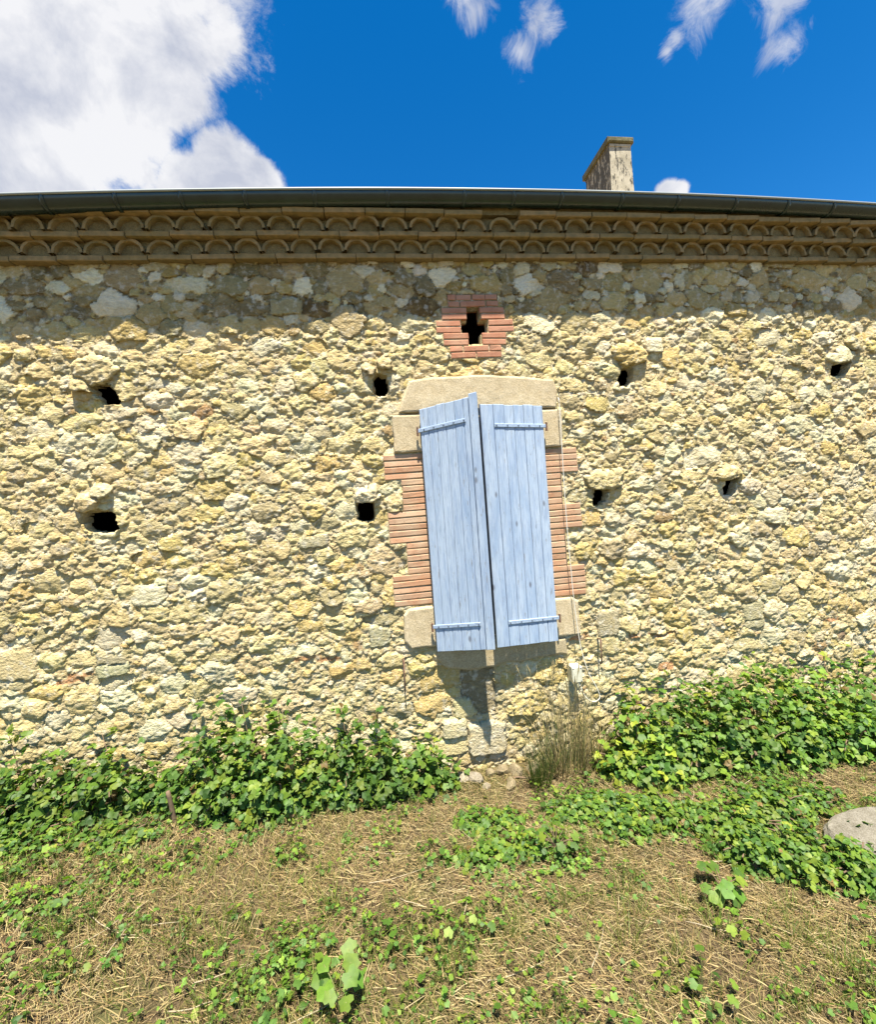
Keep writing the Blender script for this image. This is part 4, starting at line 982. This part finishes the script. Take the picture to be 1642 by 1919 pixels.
bush('bramble_bush', 'tall rounded bramble mound with loose pale shoots climbing the wall', 'bush', (-.9, -.25),
     [(-1.05, -.20, .26, .22, .46), (-.75, -.22, .30, .26, .46), (-.95, -.34, .28, .14, .25), (-.52, -.22, .20, .18, .30)], 460, 300, K1,
     [(-1.22, -.1, .56, 14), (-1.1, -.09, .52, 12), (-.92, -.1, .60, 16), (-.76, -.09, .62, 20), (-.72, -.1, .60, 18), (-.55, -.1, .50, 10)], .02)
bush('bramble_bush', 'bramble with two upright leafy sprigs against the wall', 'bush', (-.25, -.2),
     [(-.34, -.18, .18, .17, .34), (-.08, -.19, .20, .18, .30), (-.25, -.28, .18, .11, .17)], 210, 120, K1, [(-.32, -.08, .56, 24), (-.26, -.08, .50, 18), (-.16, -.08, .50, 20), (-.02, -.08, .42, 10)])
bush('bramble_bush', 'small loose bramble reaching to the loose white stones under the window', 'bush', (.15, -.15),
     [(.10, -.16, .18, .16, .30), (.27, -.14, .12, .12, .20)], 120, 70, K2, [(.2, -.07, .34, 12), (.36, -.09, .16, 6)])
bush('bramble_bush', 'bramble beside the dry grass with bright yellow leaves in it', 'bush', (1.5, -.35),
     [(1.46, -.32, .16, .18, .22), (1.62, -.22, .18, .2, .40), (1.62, -.45, .2, .16, .22)], 230, 130, K2, [(1.66, -.09, .48, 14)], .16)
bush('bramble_bush', 'broad green bramble thicket spreading in front of the brick fragment', 'bush', (2.0, -.4),
     [(1.92, -.24, .28, .24, .44), (2.2, -.28, .26, .26, .46), (1.95, -.42, .28, .15, .26), (2.28, -.46, .26, .15, .28)], 480, 320, K1, [(2.05, -.1, .52, 12), (2.3, -.1, .52, 14)])
bush('bramble_bush', 'deep bramble thicket rising highest beside the broad one', 'bush', (2.6, -.4),
     [(2.55, -.26, .28, .26, .50), (2.85, -.30, .26, .28, .48), (2.62, -.50, .28, .16, .30), (2.95, -.54, .26, .17, .30)], 480, 320, K1, [(2.62, -.1, .60, 14), (2.9, -.1, .56, 12)])
bush('bramble_bush', 'bramble thicket at the far end of the row, past the highest one', 'bush', (3.3, -.4),
     [(3.2, -.28, .28, .28, .44), (3.55, -.3, .28, .28, .42), (3.35, -.62, .28, .2, .28), (3.9, -.3, .3, .28, .4)], 420, 260, K1, [(3.2, -.1, .52, 12), (3.5, -.1, .46, 10)])
# low carpets of bramble on the lawn
GC = 'low carpets of bramble on the lawn'
def carpet(label, base, lobes, n, kinds=K1, yellow=0.0, smin_=.5, smax_=.9):
    bush('bramble_carpet', label, 'plant', base, lobes, n, n // 3, kinds, (), yellow, smin_, smax_, GC)
carpet('low bramble carpet running from the thicket towards the pale slab', (1.75, -.95),
       [(1.50, -.80, .22, .16, .09), (1.75, -.92, .24, .20, .13), (1.98, -.86, .22, .2, .13), (2.2, -.86, .24, .12, .08)], 380)
carpet('dense low bramble patch in front of the pale slab', (1.75, -1.2),
       [(1.66, -1.10, .16, .16, .14), (1.84, -1.22, .17, .16, .14), (2.02, -1.32, .16, .12, .12)], 330)
carpet('thin bramble spreading on the mown ground below the dry grass', (1.15, -.65), [(1.05, -.60, .22, .16, .06), (1.3, -.66, .22, .16, .07), (1.2, -.82, .18, .12, .06)], 260, K2, .03)
carpet('thin bramble patch between the rubble and the mown straw', (.62, -.75), [(.5, -.55, .2, .14, .05), (.62, -.80, .22, .13, .06), (.38, -.84, .16, .12, .05)], 200, K2)
carpet('thin bramble edging the mown ground under the dark bush', (-1.9, -.55), [(-2.0, -.52, .3, .13, .08), (-1.5, -.55, .2, .1, .06), (-2.4, -.6, .25, .14, .08)], 230, K2)

# three plants of their own on the lawn
def herb(name, label, x, y, h, leaves, meshes, spread, s0=.8, s1=1.2):
    rt = ob(name, None, loc=(x, y, gh(x, y))); tag(rt, label, 'plant'); st = MB()
    for i in range(leaves):
        a = 6.283 * i / leaves * 1.618 * 2 + random.uniform(-.3, .3); f_ = random.uniform(.35, 1.0)
        p = Vector((math.cos(a) * spread * random.uniform(.4, 1), math.sin(a) * spread * random.uniform(.4, 1), h * f_))
        st.tube(smooth_pts([(0, 0, -.01), (p.x * .25, p.y * .25, p.z * .7), p], 3), .0018, 4)
        o = ob('leaf', random.choice(meshes), None, rt)
        o.matrix_local = Matrix.Translation(p) @ orient((math.cos(a) * .35 + random.gauss(0, .2), math.sin(a) * .35 - .25 + random.gauss(0, .2), .9), 0) @ Matrix.Rotation(random.uniform(0, 6.28), 4, 'Z') @ Matrix.Scale(random.uniform(s0, s1), 4) @ Matrix.Translation((-.03, 0, 0))
    ob('stems', st.mesh('stems', True), WOOD if name != 'vine_seedling' else LEAFST, rt); return rt
LEAFST = m_plain('green_stem', (.16, .17, .05), .7)
herb('vine_seedling', 'young vine seedling with large bright lobed leaves on the open straw', -.27, -1.46, .17, 9, VINE, .09, .7, 1.1)
herb('leafy_seedling', 'bushy seedling with many green leaves standing alone on the mown ground', .76, -.90, .13, 26, OVA + LOB, .11, .7, 1.1)
herb('leafy_seedling', 'seedling with broad green and yellowish leaves near the low bramble patch', 1.36, -1.30, .11, 11, LOB + VINE, .10, .8, 1.15)

# ------------------------------------------------------------------ dry and green grass clumps
def clump(name, label, x, y, n, h0, h1, rad, pal, mat, lean=.35, wid=(.003, .006), heads=0):
    rt = ob(name, None, loc=(x, y, gh(x, y))); tag(rt, label, 'grass')
    a = rng.uniform(0, 6.28, n); r_ = rad * np.sqrt(rng.random(n)); px = r_ * np.cos(a); py = np.minimum(r_ * np.sin(a) * .6, -y - .05)
    az = a + rng.normal(0, .5, n); pit = np.pi / 2 - np.abs(rng.normal(0, lean, n))
    L = rng.uniform(h0, h1, n)
    v, f, c = strips(n, px, py, np.full(n, -.01), L, rng.uniform(*wid, n), az, pit, rng.uniform(0, .7, n), pick(n, pal), 4, .15)
    v[:, 1] = np.minimum(v[:, 1], -y - .03)
    o = ob('blades', mesh_np('blades', v, quads=f, col=c, smooth=False), mat, rt); o['kind'] = 'stuff'
    for i in range(heads):
        bx, by = random.uniform(-rad, rad) * .8, random.uniform(-rad, rad) * .3; hh = random.uniform(h1 * .8, h1 * 1.2)
        t_ = Vector((bx + random.uniform(-.12, .12), min(by + random.uniform(-.08, .05), -y - .03), hh)); m = MB()
        m.tube([(bx, by, 0), (bx * .9 + t_.x * .1, by, hh * .5), t_], [.0016, .0013, .001], 4)
        d = (t_ - Vector((bx, by, hh * .5))).normalized()
        m.tube([t_ - d * .01, t_ + d * .02, t_ + d * .05], [.0012, .0042, .001], 5)
        ob('seed_stalk', m.mesh('seed_stalk'), STRAWST, rt)
    return rt
STRAWST = m_plain('straw_stalk', (.30, .24, .11), .8)
DRY = [(.28, .21, .085), (.36, .28, .13), (.22, .18, .065), (.15, .17, .045), (.42, .35, .18), (.20, .20, .06)]
GRN = [(.09, .14, .03), (.12, .17, .04), (.16, .18, .05), (.07, .12, .03)]
clump('dry_grass_clump', 'tall dry tan grass clump below the junction box', 1.14, -.17, 300, .22, .60, .20, DRY + [(.12, .16, .04), (.14, .17, .05)], STRAW, .36, heads=46)
clump('dry_grass_clump', 'smaller browner grass clump between the tall one and the yellow-leaved bramble', 1.34, -.16, 150, .2, .42, .12, DRY[:3], STRAW, .3, heads=8)
clump('green_grass_clump', 'upright green grass clump in front of the tall dry one', .90, -.30, 150, .14, .36, .07, GRN, LEAF, .24)
tufts = []
TUFT = 'tufts of green grass standing on the lawn'
for i in range(4):
    n = 34; a = rng.uniform(0, 6.28, n); r_ = .035 * np.sqrt(rng.random(n))
    v, f, c = strips(n, r_ * np.cos(a), r_ * np.sin(a), np.full(n, -.008), rng.uniform(.05, .15, n), rng.uniform(.002, .0045, n), a + rng.normal(0, .6, n), np.pi / 2 - np.abs(rng.normal(0, .45, n)), rng.uniform(.1, 1.0, n),
                     pick(n, [(.13, .20, .03), (.17, .23, .04), (.22, .25, .06), (.10, .16, .03)]), 3, .12)
    me = mesh_np('grass_tuft', v, quads=f, col=c, smooth=False); me.materials.append(LEAF); tufts.append(me)
for i in range(150):
    x_, y_ = random.uniform(-2.4, 3.0), random.uniform(-1.95, -.45)
    tag(ob('grass_tuft', random.choice(tufts), None, None, (x_, y_, gh(x_, y_)), (0, 0, random.uniform(0, 6.28)), random.uniform(.6, 1.15)),
        'small tuft of green grass sprouting from the mown straw', 'grass', TUFT)

# ------------------------------------------------------------------ weeds: small leafy sprouts over the lawn
weeds = []
for i in range(14):
    items = []; st = MB()
    for k_ in range(random.randint(16, 34)):
        a = random.uniform(0, 6.28); r_ = .105 * math.sqrt(random.random()); me = random.choice(OVA + OVA + LOB) if i % 3 else random.choice(TRI)
        s = random.uniform(.45, .90) * (.6 if i % 3 == 0 else .75)
        p = Vector((math.cos(a) * r_, math.sin(a) * r_, random.uniform(.012, .06)))
        M = Matrix.Translation(p) @ orient((math.cos(a) * .4 + random.gauss(0, .25), math.sin(a) * .4 + random.gauss(0, .25), .85), random.uniform(0, 6.28)) @ Matrix.Scale(s, 4)
        items.append((me, M, random.uniform(.9, 1.45)))
        st.tube([(0, 0, -.008), p * .6, p], .0011, 3)
    ms = st.mesh('weed_stems'); ca_ = ms.color_attributes.new('Col', 'FLOAT_COLOR', 'POINT'); ca_.data.foreach_set('color', np.tile(np.array((.10, .11, .03, 1), np.float32), len(st.v)))
    MD[ms.name] = (np.array(st.v, np.float32), [f for f in st.f], np.tile(np.array((.10, .11, .03)), (len(st.v), 1)))
    items.append((ms, Matrix.Identity(4), 1.0))
    weeds.append(joined('weed', items, LEAF))
WG = 'small leafy weeds over the mown ground'; cents = [(random.uniform(-2.3, 2.4), random.uniform(-1.9, -.5)) for _ in range(60)]
cnt_w = 0
while cnt_w < 290:
    if random.random() < .5:
        c = random.choice(cents); x_, y_ = random.gauss(c[0], .13), random.gauss(c[1], .08)
    else: x_, y_ = random.uniform(-2.6, 2.9), random.uniform(-2.0, -.4)
    if y_ > -.35 or y_ < -2.05: continue
    if x_ > .9 and y_ < -1.25 and random.random() < .35: continue
    tag(ob('weed', random.choice(weeds), None, None, (x_, y_, gh(x_, y_)), (0, 0, random.uniform(0, 6.28)), random.uniform(.7, 1.25)),
        'small leafy green weed sprouting from the mown straw', 'plant', WG); cnt_w += 1

items = []
for i in range(13000):
    x_, y_ = random.uniform(-2.7, 3.0), random.uniform(-2.1, -.3)
    if float(fbm(np.array(x_ / .32 + 50), np.array(y_ / .26 + 50), 331, 3)) < random.uniform(-.25, .55): continue
    M = Matrix.Translation((x_, y_, gh(x_, y_) + random.uniform(.008, .035))) @ orient((random.gauss(0, .3), random.gauss(-.1, .3), .9), random.uniform(0, 6.28)) @ Matrix.Scale(random.uniform(.30, .65), 4)
    items.append((random.choice(OVA + LOB), M, random.uniform(.8, 1.45)))
tag(ob('ground_cover', joined('ground_cover', items, LEAF)), 'sparse tiny green leaves creeping through the mown straw', 'ground cover', kind='stuff')

# ------------------------------------------------------------------ stones, slab, stake, stalks
def rock(name, sx, sy, sz, seed, sub_=2, mat=LIME_W, flatten=0, npl=11, rg=.05):
    import bmesh
    bm = bmesh.new(); bmesh.ops.create_icosphere(bm, subdivisions=sub_, radius=1.0); r = random.Random(seed)
    pl = [(Vector((r.gauss(0, 1), r.gauss(0, 1), r.gauss(0, 1))).normalized(), r.uniform(.55, .86)) for _ in range(npl)]
    if flatten: pl.append((Vector((0, 0, 1)), flatten))
    for v in bm.verts:
        c = v.co.normalized()
        for nrm, d in pl:
            e = c.dot(nrm) - d
            if e > 0: c = c - nrm * e
        c = c + c.normalized() * r.uniform(-rg, rg); v.co = Vector((c.x * sx, c.y * sy, c.z * sz))
    me = bpy.data.meshes.new(name); bm.to_mesh(me); bm.free(); me.materials.append(mat); return me
RB = [(.42, -.10, .055, .045, .045, 'white angular rubble stone at the foot of the wall beside the small bramble', RUBW),
      (.50, -.13, .075, .05, .05, 'broad white rubble stone under the squared block below the window', RUBW),
      (.56, -.22, .042, .03, .026, 'small bright white chip of stone lying in front of the broad one', RUBW),
      (.70, -.10, .06, .05, .05, 'brownish rubble stone at the foot of the wall under the squared block', RUBC),
      (.80, -.11, .075, .06, .06, 'rounded cream rubble stone below the small flat stones', RUBC),
      (.72, -.24, .065, .045, .035, 'flat buff stone half sunk in the straw in front of the rubble', RUBC),
      (.92, -.11, .06, .05, .05, 'cream rubble stone at the foot of the green grass clump', RUBC),
      (.62, -.09, .04, .04, .04, 'little cream stone wedged beneath the squared block', RUBC)]
for i, (x_, y_, a, b, c, lb, mt) in enumerate(RB):
    tag(ob('rubble_stone', rock('rubble_stone', a, b, c, 40 + i, 2, mt), None, None, (x_, y_, gh(x_, y_) + c * .45), (0, 0, random.uniform(0, 6))), lb, 'stone')
tag(ob('stone_slab', rock('stone_slab', .33, .155, .085, 77, 4, SLABM, .42, 3, .018), None, None, (2.40, -1.19, gh(2.40, -1.19) + .03), (R(5), R(-2), R(-10))), 'large flat pale stone slab lying in the low brambles', 'stone')
m = MB(); m.tube(smooth_pts([(0, 0, -.06), (-.012, .0, .08), (-.022, -.01, .20)], 3), [.014, .014, .013, .013, .012, .012, .010], 7)
tag(ob('wooden_stake', m.mesh('wooden_stake', True), WOOD, None, (-1.24, -.43, gh(-1.24, -.43))), 'short broken wooden stake standing in front of the tall bramble mound', 'stake')
m = MB(); m.tube(smooth_pts([(-.09, .02, .012), (0, 0, .03), (.11, -.03, .014)], 3), .006, 6)
tag(ob('twig', m.mesh('twig', True), WOOD, None, (.78, -.20, gh(.78, -.2))), 'dark fallen twig lying among the rubble stones', 'twig')
SG = 'long pale dry stalks lying on the lawn'
PALE = m_plain('bleached_stalk', (.36, .30, .20), .8, 0, .2, .2, 40)
for i in range(40):
    x_, y_ = random.uniform(-2.1, 2.3), random.uniform(-1.85, -.5); L = random.uniform(.14, .42); a = random.uniform(-.6, .6) + random.choice((0, 0, 1.4))
    pts = []
    for k_ in range(5):
        t_ = (k_ / 4 - .5) * L; X, Y = x_ + math.cos(a + .25 * (k_ - 2) * .2) * t_, y_ + math.sin(a + .25 * (k_ - 2) * .2) * t_
        pts.append((X - x_, Y - y_, gh(X, Y) - gh(x_, y_) + .016 + random.uniform(0, .008)))
    m = MB(); m.tube(pts, [.0020, .0019, .0017, .0014, .001], 5)
    tag(ob('dry_stalk', m.mesh('dry_stalk', True), PALE, None, (x_, y_, gh(x_, y_))), 'long bleached dry stalk lying across the mown straw', 'stalk', SG)
